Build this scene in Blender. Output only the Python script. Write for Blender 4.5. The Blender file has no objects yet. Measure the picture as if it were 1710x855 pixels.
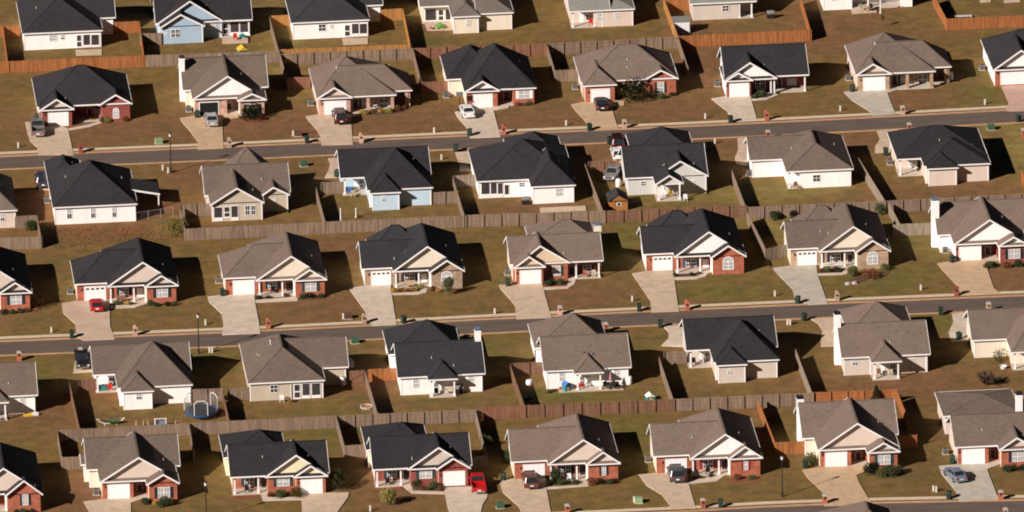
import bpy, math, random
from mathutils import Vector, Matrix
rnd = random.Random(7)
S = bpy.context.scene
COL = S.collection
# ------------------------------------------------------------------ camera
F_PX, ELEV, YAW, ROLL, S0 = 22000.0, math.radians(20.0), math.radians(5.18), 0.0152, 12.0
DIST = F_PX / S0
AWAY = Vector((math.sin(YAW), math.cos(YAW), 0))
RIGHT0 = Vector((math.cos(YAW), -math.sin(YAW), 0))
FWD = (AWAY * math.cos(ELEV) + Vector((0, 0, -math.sin(ELEV)))).normalized()
UP0 = RIGHT0.cross(FWD)
RIGHT = RIGHT0 * math.cos(ROLL) - UP0 * math.sin(ROLL)
UP = RIGHT0 * math.sin(ROLL) + UP0 * math.cos(ROLL)
EYE = -FWD * DIST
cd = bpy.data.cameras.new('camera')
cd.sensor_width = 36.0
cd.lens = F_PX / 1710.0 * 36.0
cd.clip_start, cd.clip_end = 50.0, 12000.0
cam = bpy.data.objects.new('camera', cd)
COL.objects.link(cam)
cam.matrix_world = Matrix(((RIGHT.x, UP.x, -FWD.x, EYE.x), (RIGHT.y, UP.y, -FWD.y, EYE.y),
                           (RIGHT.z, UP.z, -FWD.z, EYE.z), (0, 0, 0, 1)))
S.camera = cam
# ------------------------------------------------------------------ sky, sun, exposure
SUN_EL = math.radians(29.2)
SHADOW_DIR = math.radians(36.5)          # direction the shadows fall, from +X towards +Y
sunv = Vector((-math.cos(SHADOW_DIR) * math.cos(SUN_EL), -math.sin(SHADOW_DIR) * math.cos(SUN_EL), math.sin(SUN_EL)))
w = bpy.data.worlds.new('World'); S.world = w; w.use_nodes = True
nt = w.node_tree
sky = nt.nodes.new('ShaderNodeTexSky'); sky.sky_type = 'NISHITA'; sky.sun_disc = False
sky.sun_elevation = SUN_EL
sky.sun_rotation = math.atan2(sunv.x, sunv.y)
sky.air_density = 0.10; sky.dust_density = 0.0; sky.altitude = 2500
bg = nt.nodes['Background']; bg.inputs[1].default_value = 0.05
nt.links.new(sky.outputs[0], bg.inputs[0])
sd = bpy.data.lights.new('sun', 'SUN'); sd.energy = 5.0; sd.angle = math.radians(0.5); sd.color = (1.0, 0.90, 0.845)
so = bpy.data.objects.new('sun', sd); COL.objects.link(so)
so.rotation_euler = (-sunv).to_track_quat('-Z', 'Y').to_euler()
so.location = sunv * 300
S.view_settings.view_transform = 'Standard'; S.view_settings.look = 'None'
S.view_settings.exposure = 0.46; S.cycles.filter_width = 1.9; S.view_settings.gamma = 1.0; S.view_settings.use_curve_mapping = False

# ------------------------------------------------------------------ survey: photo measurements to the ground plan
Z4, E4S = 1568 / 440.0, 1710 / 440.0
REG = {'t': (0, 0, 1.0)}
for key, y0s in (('a', (0, 0, 0, 0)), ('b', (200, 200, 180, 170)), ('c', (370, 360, 340, 320)), ('d', (520, 520, 500, 480)), ('e', (640,) * 4)):
    for i, (xx, yy) in enumerate(zip((0, 420, 840, 1270), y0s)):
        REG[key + str(i + 1)] = (xx, yy, E4S if key == 'e' else Z4)
def T(reg, x, y):
    ox, oy, sc = REG[reg]
    return ox + x / sc, oy + y / sc
def ray(px, py):
    return FWD * F_PX + RIGHT * (px - 855.0) - UP * (py - 427.5)
def G(reg, x, y, z=0.0):                 # point of the level ground
    d = ray(*T(reg, x, y)); t = (z - EYE.z) / d.z
    return EYE + d * t
def onY(reg, x, y, Y):                   # point of an upright wall that faces the street
    d = ray(*T(reg, x, y)); t = (Y - EYE.y) / d.y
    return EYE + d * t

# ------------------------------------------------------------------ materials
MATS = {}
def nodes_of(name):
    m = bpy.data.materials.new(name); m.use_nodes = True
    n = m.node_tree.nodes; l = m.node_tree.links
    return m, n, l, n['Principled BSDF']
def lerp(a, b, t): return tuple(x + (y - x) * t for x, y in zip(a, b))
def mat(name, col, rough=0.8, var=0.0, scale=3.0, stretch=(1, 1, 1), col2=None, spec=0.3, metal=0.0, rand=0.0, bump=0.0, mid=0.5):
    m, n, l, p = nodes_of(name)
    p.inputs['Roughness'].default_value = rough
    p.inputs['Specular IOR Level'].default_value = spec
    p.inputs['Metallic'].default_value = metal
    c = (*col, 1)
    p.inputs['Base Color'].default_value = c
    if var or col2:
        c2 = col2 or tuple(min(1, v * (1 + var)) for v in col)
        c1 = col if col2 else tuple(v * (1 - var) for v in col)
        tc = n.new('ShaderNodeNewGeometry'); mp = n.new('ShaderNodeMapping'); mp.inputs['Scale'].default_value = stretch
        no = n.new('ShaderNodeTexNoise'); no.inputs['Scale'].default_value = scale; no.inputs['Detail'].default_value = 4; no.inputs['Roughness'].default_value = 0.65
        cr = n.new('ShaderNodeValToRGB')
        cr.color_ramp.elements[0].position = mid - 0.2; cr.color_ramp.elements[0].color = (*c1, 1)
        cr.color_ramp.elements[1].position = mid + 0.2; cr.color_ramp.elements[1].color = (*c2, 1)
        l.new(tc.outputs['Position'], mp.inputs['Vector']); l.new(mp.outputs[0], no.inputs['Vector']); l.new(no.outputs['Fac'], cr.inputs[0])
        out = cr.outputs[0]
        if rand:
            oi = n.new('ShaderNodeObjectInfo'); hs = n.new('ShaderNodeHueSaturation'); mr = n.new('ShaderNodeMapRange')
            mr.inputs['To Min'].default_value = 1 - rand; mr.inputs['To Max'].default_value = 1 + rand
            l.new(oi.outputs['Random'], mr.inputs['Value']); l.new(mr.outputs[0], hs.inputs['Value']); l.new(out, hs.inputs['Color']); out = hs.outputs[0]
        l.new(out, p.inputs['Base Color'])
        if bump:
            bp = n.new('ShaderNodeBump'); bp.inputs['Strength'].default_value = bump; bp.inputs['Distance'].default_value = 0.05
            l.new(no.outputs['Fac'], bp.inputs['Height']); l.new(bp.outputs[0], p.inputs['Normal'])
    MATS[name] = m
    return m
def roofmat(name, col, var=0.22):
    # asphalt shingles: courses that run level round the roof, tabs of slightly different shade, broad weathering
    m, n, l, p = nodes_of(name)
    p.inputs['Roughness'].default_value = 0.9; p.inputs['Specular IOR Level'].default_value = 0.2
    g = n.new('ShaderNodeNewGeometry')
    def noise(scale, st, det=2):
        mp = n.new('ShaderNodeMapping'); mp.inputs['Scale'].default_value = st
        t = n.new('ShaderNodeTexNoise'); t.inputs['Scale'].default_value = scale; t.inputs['Detail'].default_value = det
        l.new(g.outputs['Position'], mp.inputs[0]); l.new(mp.outputs[0], t.inputs['Vector']); return t.outputs['Fac']
    a = noise(1.0, (1.6, 1.6, 9.0), 3); b = noise(0.35, (1, 1, 1), 3); c = noise(5.0, (1, 1, 2.0), 1)
    def math_(op, x, y):
        k = n.new('ShaderNodeMath'); k.operation = op
        for i, v in enumerate((x, y)):
            if isinstance(v, (int, float)): k.inputs[i].default_value = v
            else: l.new(v, k.inputs[i])
        return k.outputs[0]
    s = math_('ADD', math_('ADD', math_('MULTIPLY', a, 0.55), math_('MULTIPLY', b, 0.25)), math_('MULTIPLY', c, 0.3))
    cr = n.new('ShaderNodeValToRGB')
    cr.color_ramp.elements[0].position = 0.35; cr.color_ramp.elements[0].color = (*[v * (1 - var) for v in col], 1)
    cr.color_ramp.elements[1].position = 0.75; cr.color_ramp.elements[1].color = (*[v * (1 + var) for v in col], 1)
    l.new(s, cr.inputs[0])
    oi = n.new('ShaderNodeObjectInfo'); hs = n.new('ShaderNodeHueSaturation'); mr = n.new('ShaderNodeMapRange')
    mr.inputs['To Min'].default_value = 0.88; mr.inputs['To Max'].default_value = 1.12
    l.new(oi.outputs['Random'], mr.inputs['Value']); l.new(mr.outputs[0], hs.inputs['Value']); l.new(cr.outputs[0], hs.inputs['Color'])
    l.new(hs.outputs[0], p.inputs['Base Color'])
    bp = n.new('ShaderNodeBump'); bp.inputs['Strength'].default_value = 0.35; bp.inputs['Distance'].default_value = 0.04
    l.new(a, bp.inputs['Height']); l.new(bp.outputs[0], p.inputs['Normal'])
    MATS[name] = m
def brickmat(name, col, mortar):
    m, n, l, p = nodes_of(name)
    p.inputs['Roughness'].default_value = 0.88; p.inputs['Specular IOR Level'].default_value = 0.2
    g = n.new('ShaderNodeNewGeometry'); sp = n.new('ShaderNodeSeparateXYZ'); ad = n.new('ShaderNodeMath'); cb = n.new('ShaderNodeCombineXYZ')
    l.new(g.outputs['Position'], sp.inputs[0]); l.new(sp.outputs[0], ad.inputs[0]); l.new(sp.outputs[1], ad.inputs[1])
    l.new(ad.outputs[0], cb.inputs[0]); l.new(sp.outputs[2], cb.inputs[1])
    br = n.new('ShaderNodeTexBrick'); br.inputs['Scale'].default_value = 1.0
    br.inputs['Brick Width'].default_value = 0.24; br.inputs['Row Height'].default_value = 0.085; br.inputs['Mortar Size'].default_value = 0.012
    br.inputs['Color1'].default_value = (*[v * 0.72 for v in col], 1); br.inputs['Color2'].default_value = (*[v * 1.25 for v in col], 1); br.inputs['Mortar'].default_value = (*mortar, 1)
    l.new(cb.outputs[0], br.inputs['Vector'])
    no = n.new('ShaderNodeTexNoise'); no.inputs['Scale'].default_value = 1.3; no.inputs['Detail'].default_value = 4
    l.new(g.outputs['Position'], no.inputs['Vector'])
    mr = n.new('ShaderNodeMapRange'); mr.inputs['From Min'].default_value = 0.3; mr.inputs['From Max'].default_value = 0.7; mr.inputs['To Min'].default_value = 0.75; mr.inputs['To Max'].default_value = 1.25
    hs = n.new('ShaderNodeHueSaturation'); l.new(no.outputs['Fac'], mr.inputs['Value']); l.new(mr.outputs[0], hs.inputs['Value']); l.new(br.outputs['Color'], hs.inputs['Color'])
    l.new(hs.outputs[0], p.inputs['Base Color'])
    MATS[name] = m
roofmat('charcoal', (0.027, 0.0245, 0.0265), .38); roofmat('slate', (0.034, 0.0335, 0.036), .36); roofmat('taupe', (0.152, 0.114, 0.090), .27); roofmat('greyroof', (0.145, 0.120, 0.103)); roofmat('greenroof', (0.19, 0.19, 0.165))
for nm, c in (('white', (.87, .845, .81)), ('cream', (.74, .66, .52)), ('peach', (.65, .54, .45)), ('beige', (.58, .51, .43)), ('tan', (.50, .43, .33)), ('blue', (.36, .47, .56)), ('paleblue', (.48, .62, .70)), ('palegrey', (.58, .58, .54)), ('yellowcream', (.80, .72, .48)), ('warmtan', (.66, .52, .36))):
    mat(nm, c, 0.6, 0.06, 0.8, (1, 1, 0.3))
for nm, c in (('brick', (.36, .100, .052)), ('darkbrick', (.24, .050, .036)), ('rosebrick', (.50, .30, .22)), ('tanbrick', (.40, .27, .17)), ('stone', (.36, .25, .17))):
    brickmat(nm, c, lerp(c, (.5, .42, .35), .18))
mat('trim', (.82, .80, .77), 0.5); mat('garagewhite', (.85, .84, .82), 0.5, 0.03, 1.0)
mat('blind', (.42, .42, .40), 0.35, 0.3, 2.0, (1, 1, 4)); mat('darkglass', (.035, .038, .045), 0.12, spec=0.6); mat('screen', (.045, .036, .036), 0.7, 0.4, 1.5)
mat('blackshut', (.025, .026, .032), 0.6); mat('greenshut', (.03, .055, .05), 0.6); mat('blueshut', (.06, .10, .16), 0.6); mat('redpaint', (.25, .03, .03), 0.5)
mat('darkdoor', (.05, .035, .04), 0.5); mat('garage_shade', (.012, .01, .01), 0.9)
mat('capblue', (.22, .30, .40), 0.35, metal=0.4); mat('capblack', (.02, .02, .024), 0.6)
mat('ventmetal', (.55, .54, .52), 0.4, metal=0.5); mat('ventdark', (.05, .045, .045), 0.6)

# ------------------------------------------------------------------ mesh helpers
class MB:
    def __init__(s): s.v, s.f = [], []
    def add(s, vs, fs):
        b = len(s.v); s.v += [tuple(p) for p in vs]; s.f += [tuple(i + b for i in f) for f in fs]; return s
    def box(s, x0, y0, z0, x1, y1, z1):
        return s.add([(x0, y0, z0), (x1, y0, z0), (x1, y1, z0), (x0, y1, z0), (x0, y0, z1), (x1, y0, z1), (x1, y1, z1), (x0, y1, z1)],
                     [(0, 3, 2, 1), (4, 5, 6, 7), (0, 1, 5, 4), (1, 2, 6, 5), (2, 3, 7, 6), (3, 0, 4, 7)])
    def bar(s, a, b, w_, h_=None, up=(0, 0, 1)):          # square bar between two points
        a, b, up = Vector(a), Vector(b), Vector(up); d = (b - a).normalized()
        if abs(d.dot(up)) > 0.95: up = Vector((0, 1, 0))
        r = d.cross(up).normalized() * (w_ / 2); u = r.normalized().cross(d) * ((h_ or w_) / 2)
        vs = [a - r - u, a + r - u, a + r + u, a - r + u, b - r - u, b + r - u, b + r + u, b - r + u]
        return s.add(vs, [(0, 1, 2, 3), (7, 6, 5, 4), (0, 4, 5, 1), (1, 5, 6, 2), (2, 6, 7, 3), (3, 7, 4, 0)])
    def tube(s, a, b, r0, r1=None, n=8, caps=True):
        a, b = Vector(a), Vector(b); r1 = r0 if r1 is None else r1; d = (b - a).normalized()
        u = d.orthogonal().normalized(); v = d.cross(u); vs = []
        for c, r in ((a, r0), (b, r1)):
            for k in range(n):
                t = 2 * math.pi * k / n; vs.append(c + u * (r * math.cos(t)) + v * (r * math.sin(t)))
        fs = [(k, (k + 1) % n, n + (k + 1) % n, n + k) for k in range(n)]
        if caps: fs += [tuple(range(n - 1, -1, -1)), tuple(range(n, 2 * n))]
        return s.add(vs, fs)
    def prism(s, pts, z0, z1):                              # flat outline raised between two levels
        n = len(pts); vs = [(p[0], p[1], z0) for p in pts] + [(p[0], p[1], z1) for p in pts]
        return s.add(vs, [tuple(range(n - 1, -1, -1)), tuple(range(n, 2 * n))] + [(k, (k + 1) % n, n + (k + 1) % n, n + k) for k in range(n)])
    def lathe(s, prof, n=12, c=(0, 0, 0)):
        vs = []
        for r, z in prof:
            for k in range(n):
                t = 2 * math.pi * k / n; vs.append((c[0] + r * math.cos(t), c[1] + r * math.sin(t), c[2] + z))
        fs = []
        for i in range(len(prof) - 1):
            for k in range(n): fs.append((i * n + k, i * n + (k + 1) % n, (i + 1) * n + (k + 1) % n, (i + 1) * n + k))
        fs += [tuple(range(n - 1, -1, -1)), tuple(range((len(prof) - 1) * n, len(prof) * n))]
        return s.add(vs, fs)
    def mesh(s, name, m, smooth=False):
        me = bpy.data.meshes.new(name); me.from_pydata(s.v, [], s.f); me.validate(); me.update()
        me.materials.append(MATS[m] if isinstance(m, str) else m)
        if smooth:
            for p in me.polygons: p.use_smooth = True
        return me
    def obj(s, name, m, parent=None, loc=None, smooth=False):
        return link(name, s.mesh(name, m, smooth), parent, loc)
def link(name, me, parent=None, loc=None):
    o = bpy.data.objects.new(name, me); COL.objects.link(o)
    if parent: o.parent = parent
    if loc is not None: o.location = loc
    return o
def thing(name, label, cat, loc=(0, 0, 0), rz=0.0, group=None):
    o = bpy.data.objects.new(name, None); COL.objects.link(o); o.location = loc; o.rotation_euler = (0, 0, rz)
    o.empty_display_size = 0.3
    o['label'] = label; o['category'] = cat
    if group: o['group'] = group
    return o
def tag(o, label, cat, group=None):
    o['label'] = label; o['category'] = cat
    if group: o['group'] = group
    return o
def copy_tree(o, parent=None):
    c = o.copy(); COL.objects.link(c)
    if parent: c.parent = parent
    for ch in o.children: copy_tree(ch, c)
    return c
# ------------------------------------------------------------------ houses
def M(x0, yb, x1, d, ax='y', ends='gg', ap=None, run=None, h=2.7, porch=(), front=None, gab=None, pent=True, side=None, wx0=None, wx1=None):
    return dict(x0=x0, yb=yb, x1=x1, d=d, ax=ax, ends=ends, ap=ap, run=run, h=h, porch=porch, front=front, gab=gab, pent=pent, side=side, wx0=wx0, wx1=wx1)
HOUSES = {}
OH, OG = 0.32, 0.45
def face_board(mb, a, b, out, h0=-0.17, h1=0.03, th=0.05):
    a, b, out = Vector(a), Vector(b), Vector(out) * th
    vs = [a + Vector((0, 0, h0)), b + Vector((0, 0, h0)), b + Vector((0, 0, h1)), a + Vector((0, 0, h1))]
    vs += [v + out for v in vs]
    mb.add(vs, [(0, 1, 2, 3), (7, 6, 5, 4), (0, 4, 5, 1), (1, 5, 6, 2), (2, 6, 7, 3), (3, 7, 4, 0)])
def house(key, ref, label, reg, roof, side, front, gab, masses, feats=(), off=(0, 0), chim=None, vents=(), beam=True, vent='ventmetal'):
    ox, oy = off
    m0 = masses[0]
    base = G(reg, m0['x0'] + ox, m0['yb'] + oy)
    B = Vector((base.x, base.y, 0))
    root = thing('house', label, 'house', B)
    walls, gables, roofmb, fascia, pents = {}, {}, MB(), MB(), MB()
    info = []
    beams = MB(); floors = MB()
    for i, m in enumerate(masses):
        e = 0.004 * i
        p0 = G(reg, m['x0'] + ox, m['yb'] + oy); Y0 = p0.y
        X0 = p0.x + e; X1 = onY(reg, m['x1'] + ox, m['yb'] + oy, Y0).x - e
        h = m['h'] + e; Y1 = Y0 + m['d']
        W, D = X1 - X0, m['d']
        el, er = m['ends']
        if m['ax'] == 'y':
            half = W / 2; run = m['run'] or half
            Yr = Y0 + run if el == 'h' else Y0 - OG
            P = onY(reg, m['ap'][0] + ox, m['ap'][1] + oy, Yr)
            rise = P.z - h; ur = P.x if abs(P.x - (X0 + X1) / 2) < W * 0.22 else (X0 + X1) / 2
            f, g = run, min(half, D - run) if el == 'h' else half
            uv = lambda u, v, z: (v - B.x, u - B.y, z)             # u runs along the ridge, v across it
            u0, u1, v0, v1 = Y0, Y1, X0, X1
        else:
            half = D / 2
            P = onY(reg, (m['ap'][0] if m['ap'][0] is not None else m['x0']) + ox, m['ap'][1] + oy, Y0 + half)
            rise = P.z - h; ur = Y0 + half
            f = P.x - X0 if (el == 'h' and m['ap'][0] is not None) else half
            g = half
            uv = lambda u, v, z: (u - B.x, v - B.y, z)
            u0, u1, v0, v1 = X0, X1, Y0, Y1
        if not (0.7 < rise < 5.2): print('RISE?', key, i, round(rise, 2), 'W', round(W, 1))
        rise = max(0.7, min(5.2, rise))
        E0, E1 = u0 - (OG if el == 'g' else OH), u1 + (OG if er == 'g' else OH)
        A0, A1 = v0 - OH, v1 + OH
        r0 = E0 if el == 'g' else u0 + f
        r1 = E1 if er == 'g' else u1 - g
        if r0 > r1 - 0.05: r0, r1 = (r0 + r1) / 2 - 0.03, (r0 + r1) / 2 + 0.03
        zt = h + rise
        flip = m['ax'] == 'y'
        def face(mb, pts):
            pts = [Vector(p) for p in pts]
            n = (pts[1] - pts[0]).cross(pts[2] - pts[0])
            if n.z < 0: pts.reverse()
            k = len(pts); mb.add(pts, [tuple(range(k))])
            low = [p - Vector((0, 0, 0.13)) for p in reversed(pts)]; mb.add(low, [tuple(range(k))])
        face(roofmb, [uv(E0, A0, h), uv(E1, A0, h), uv(r1, ur, zt), uv(r0, ur, zt)])
        face(roofmb, [uv(E0, A1, h), uv(E1, A1, h), uv(r1, ur, zt), uv(r0, ur, zt)])
        if el == 'h': face(roofmb, [uv(E0, A0, h), uv(E0, A1, h), uv(r0, ur, zt)])
        if er == 'h': face(roofmb, [uv(E1, A0, h), uv(E1, A1, h), uv(r1, ur, zt)])
        roofmb.bar(uv(r0 - 0.02, ur, zt + 0.005), uv(r1 + 0.02, ur, zt + 0.005), 0.28, 0.05)
        for (uu, rr, en) in ((E0, r0, el), (E1, r1, er)):
            if en == 'h':
                for aa in (A0, A1): roofmb.bar(uv(uu, aa, h + 0.0), uv(rr, ur, zt), 0.24, 0.05)
        sv = Vector((0, -1, 0)) if m['ax'] == 'x' else Vector((-1, 0, 0))
        face_board(fascia, uv(E0, A0, h), uv(E1, A0, h), sv); face_board(fascia, uv(E0, A1, h), uv(E1, A1, h), -sv)
        su = Vector((-1, 0, 0)) if m['ax'] == 'x' else Vector((0, -1, 0))
        for uu, en, sgn in ((E0, el, 1), (E1, er, -1)):
            if en == 'h': face_board(fascia, uv(uu, A0, h), uv(uu, A1, h), su * sgn)
            else:
                for aa in (A0, A1): face_board(fascia, uv(uu, aa, h), uv(uu, ur, zt), su * sgn, -0.22, 0.03)
                isfront = m['ax'] == 'y' and sgn == 1
                gm = (m['gab'] or gab) if isfront else side
                gu = (u0 if sgn == 1 else u1)
                tri = [Vector(uv(gu, A0 + .05, h - 0.14)), Vector(uv(gu, A1 - .05, h - 0.14)), Vector(uv(gu, A1 - .05, h)), Vector(uv(gu, ur, zt - 0.04)), Vector(uv(gu, A0 + .05, h))]
                back = [p - su * sgn * 0.15 for p in tri]
                k = gables.setdefault((i, sgn, gm), MB()); k.add(tri + back, [(0, 1, 2, 3, 4), (9, 8, 7, 6, 5)] + [(j, (j + 1) % 5, 5 + (j + 1) % 5, 5 + j) for j in range(5)])
                if isfront and m['pent']:
                    ya, yb_, xa, xb = Y0 - B.y, Y0 - 0.42 - B.y, A0 - B.x + .1, A1 - B.x - .1
                    pents.add([(xa, yb_, h - .02), (xb, yb_, h - .02), (xb, ya, h + .24), (xa, ya, h + .24), (xa, yb_, h - .1), (xb, yb_, h - .1), (xb, ya, h - .1), (xa, ya, h - .1)],
                              [(0, 1, 2, 3), (7, 6, 5, 4), (0, 4, 5, 1), (1, 5, 6, 2), (3, 7, 4, 0)])
                    face_board(fascia, (xa, yb_, h - .02), (xb, yb_, h - .02), (0, -1, 0), -0.16, 0.02)
        # walls: the front may step back under a porch
        fr = m['front'] or front
        sd_ = m['side'] or side
        fw, sw = walls.setdefault((i, fr), MB()), walls.setdefault((i, sd_), MB())
        RX0, RX1 = X0, X1
        if m['wx0'] is not None: X0 = onY(reg, m['wx0'] + ox, m['yb'] + oy, Y0).x
        if m['wx1'] is not None: X1 = onY(reg, m['wx1'] + ox, m['yb'] + oy, Y0).x
        def wall(mb, xa, ya, xb, yb2):
            mb.add([(xa - B.x, ya - B.y, -0.2), (xb - B.x, yb2 - B.y, -0.2), (xb - B.x, yb2 - B.y, h - 0.01), (xa - B.x, ya - B.y, h - 0.01)], [(0, 1, 2, 3)])
        cuts = []
        for (xa, xb, dep) in m['porch']:
            xa2 = max(X0, onY(reg, xa + ox, m['yb'] + oy, Y0).x); xb2 = min(X1, onY(reg, xb + ox, m['yb'] + oy, Y0).x)
            cuts.append((xa2, xb2, dep))
        x = X0
        openL = openR = 0
        for xa2, xb2, dep in cuts:
            if xa2 - X0 < 0.4: xa2 = X0; openL = dep
            if X1 - xb2 < 0.4: xb2 = X1; openR = dep
            if xa2 > x: wall(fw, x, Y0, xa2, Y0)
            if xa2 > X0: wall(fw, xa2, Y0, xa2, Y0 + dep)
            wall(fw, xa2, Y0 + dep, xb2, Y0 + dep)
            if xb2 < X1: wall(fw, xb2, Y0 + dep, xb2, Y0)
            x = xb2
            floors.box(xa2 - B.x - .1, Y0 - B.y - .15, -.1, xb2 - B.x + .1, Y0 + dep - B.y, .14)
            beams.box(xa2 - B.x + .02, Y0 - B.y + .01, h - .32, xb2 - B.x - .02, Y0 - B.y + .2, h - .012)
        if x < X1: wall(fw, x, Y0, X1, Y0)
        wall(sw, X1, Y0 + openR, X1, Y1); wall(sw, X1, Y1, X0, Y1); wall(sw, X0, Y1, X0, Y0 + openL)
        info.append(dict(X0=X0, X1=X1, Y0=Y0, Y1=Y1, h=h, uv=uv, E0=E0, E1=E1, A0=A0, A1=A1, r0=r0, r1=r1, ur=ur, zt=zt))
    ro = roofmb.obj('roof', roof, root)
    for (_, mk), mb in walls.items():
        if mb.f: mb.obj('brick_wall' if 'brick' in mk or mk == 'stone' else 'wall', mk, root)
    for (_, _, mk), mb in gables.items(): mb.obj('gable', mk, root)
    if pents.f: pents.obj('pent_roof', roof, root)
    fascia.obj('fascia', 'trim', root)
    if floors.f: floors.obj('porch_floor', 'concrete', root)
    if beams.f: beams.obj('porch_beam', 'trim', root)
    # corner boards on sided walls
    for i, (m, k) in enumerate(zip(masses, info)):
        if (m['front'] or front) in ('white', 'cream', 'peach', 'beige', 'tan', 'blue', 'paleblue', 'palegrey'):
            if any(p[0] - m['x0'] < 20 for p in m['porch']) or any(m['x1'] - p[1] < 20 for p in m['porch']): continue
            for xx in (k['X0'], k['X1']):
                MB().box(xx - .08 - B.x, k['Y0'] - .03 - B.y, -.1, xx + .08 - B.x, k['Y0'] + .1 - B.y, k['h'] - .05).obj('corner_board', 'trim', root)
    for ft in feats:
        c, mi = ft[0], ft[1]; k = info[mi]; opt = ft[-1] if isinstance(ft[-1], dict) else {}
        Yp = k['Y0'] + opt.get('r', 0)
        if c == 'c':
            P = onY(reg, ft[2] + ox, m0['yb'] + oy, Yp)
            wd = opt.get('w', .2)
            cm = MB().box(-wd / 2, -wd / 2, -.1, wd / 2, wd / 2, k['h'] - .3)
            if wd < .3: cm.box(-wd * .75, -wd * .75, -.1, wd * .75, wd * .75, .32).box(-wd * .75, -wd * .75, k['h'] - .5, wd * .75, wd * .75, k['h'] - .3)
            cm.obj('column', opt.get('m', 'trim'), root, (P.x - B.x, Yp - B.y + .12, 0)); continue
        a = onY(reg, ft[2] + ox, ft[5] + oy, Yp); b = onY(reg, ft[4] + ox, ft[3] + oy, Yp)
        x0, z0, x1, z1 = a.x - B.x, max(a.z, .02), b.x - B.x, min(b.z, k['h'] - .08)
        y = Yp - B.y
        wd, hh = x1 - x0, z1 - z0
        if c in ('g', 'G'):
            mb = MB(); mb.box(x0, y - .02, z0, x1, y + .05, z1)
            for q in range(4):
                za, zb = z0 + hh * q / 4 + .02, z0 + hh * (q + 1) / 4 - .02
                for r in range(4):
                    mb.box(x0 + wd * r / 4 + .04, y - .045, za, x0 + wd * (r + 1) / 4 - .04, y - .02, zb)
            d = mb.obj('garage_door', 'garagewhite', root)
            fm = MB(); fm.box(x0 - .13, y - .06, z0, x0, y, z1 + .12).box(x1, y - .06, z0, x1 + .13, y, z1 + .12).box(x0, y - .06, z1, x1, y, z1 + .12)
            fm.obj('frame', 'trim', d)
            if c == 'G':
                pm = MB()
                for r in range(4): pm.box(x0 + wd * r / 4 + .12, y - .05, z0 + hh * .80, x0 + wd * (r + 1) / 4 - .12, y - .046, z0 + hh * .93)
                pm.obj('pane', 'darkglass', d)
            MB().box(-.08, -.1, -.16, .08, 0, .16).obj('porch_light', 'blackshut', root, (x0 - .45, y, z1 - .35))
        elif c == 'o':
            d = MB().box(x0, y - .012, z0, x1, y + .02, z1).obj('garage_opening_shade', 'garage_shade', root)  # near-black panel on the wall, paints the shade inside the open garage
            fm = MB(); fm.box(x0 - .12, y - .06, z0, x0, y, z1 + .12).box(x1, y - .06, z0, x1 + .12, y, z1 + .12).box(x0, y - .06, z1, x1, y, z1 + .12); fm.obj('frame', 'trim', d)
        elif c in ('w', 's', 'a', 'W'):
            t = .07; mb = MB()
            if c == 'a':
                zc = z1 - wd / 2; n = 10; xc = (x0 + x1) / 2
                arc = [(xc + (wd / 2) * math.cos(math.pi * q / n), zc + (wd / 2) * math.sin(math.pi * q / n)) for q in range(n + 1)]
                arc2 = [(xc + (wd / 2 - .1) * math.cos(math.pi * q / n), zc + (wd / 2 - .1) * math.sin(math.pi * q / n)) for q in range(n + 1)]
                for q in range(n):
                    vs = [(arc[q][0], y - .06, arc[q][1]), (arc[q + 1][0], y - .06, arc[q + 1][1]), (arc2[q + 1][0], y - .06, arc2[q + 1][1]), (arc2[q][0], y - .06, arc2[q][1])]
                    mb.add(vs + [(v[0], y, v[2]) for v in vs], [(0, 1, 2, 3), (0, 4, 5, 1), (2, 6, 7, 3)])
                mb.box(x0, y - .06, z0, x0 + .1, y, zc).box(x1 - .1, y - .06, z0, x1, y, zc).box(x0 + .1, y - .06, z0, x1 - .1, y, z0 + .1).box(x0 + .1, y - .058, zc - .05, x1 - .1, y, zc + .05).box(xc - .05, y - .057, z0 + .1, xc + .05, y, zc - .05).box(x0 + .1, y - .055, (z0 + zc) / 2 - .03, x1 - .1, y, (z0 + zc) / 2 + .03)
                for q in (3, 5, 7): mb.bar((xc, y - .03, zc), (arc2[q][0], y - .03, arc2[q][1]), .045)
                wo = mb.obj('window', 'trim', root)
                pm = MB(); pts = [(x0 + .06, y - .03, z0 + .06), (x1 - .06, y - .03, z0 + .06)] + [(p[0], y - .03, p[1]) for p in arc2]
                pm.add(pts, [tuple(range(len(pts)))]); pm.obj('pane', opt.get('p', 'blind'), wo)
            else:
                mb.box(x0, y - .05, z0, x0 + t, y, z1).box(x1 - t, y - .05, z0, x1, y, z1).box(x0 + t, y - .05, z0, x1 - t, y, z0 + t).box(x0 + t, y - .05, z1 - t, x1 - t, y, z1).box(x0 + t, y - .045, (z0 + z1) / 2 - .04, x1 - t, y, (z0 + z1) / 2 + .04)
                nm = 1 if wd < 1.2 else 3
                for q in range(1, nm + 1):
                    xm = x0 + wd * q / (nm + 1); ww = .06 if (q == 2) else .022
                    mb.box(xm - ww, y - .047, z0 + t, xm + ww, y, z1 - t)
                wo = mb.obj('window', 'trim', root)
                if c == 'W':       # sash up, dark lower half
                    MB().box(x0 + .03, y - .02, z0 + .03, x1 - .03, y - .012, (z0 + z1) / 2).obj('pane', 'darkglass', wo)
                    MB().box(x0 + .03, y - .02, (z0 + z1) / 2 + .01, x1 - .03, y - .012, z1 - .03).obj('pane', 'blind', wo)
                else:
                    MB().box(x0 + .03, y - .02, z0 + .03, x1 - .03, y - .012, z1 - .03).obj('pane', opt.get('p', 'blind'), wo)
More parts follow.
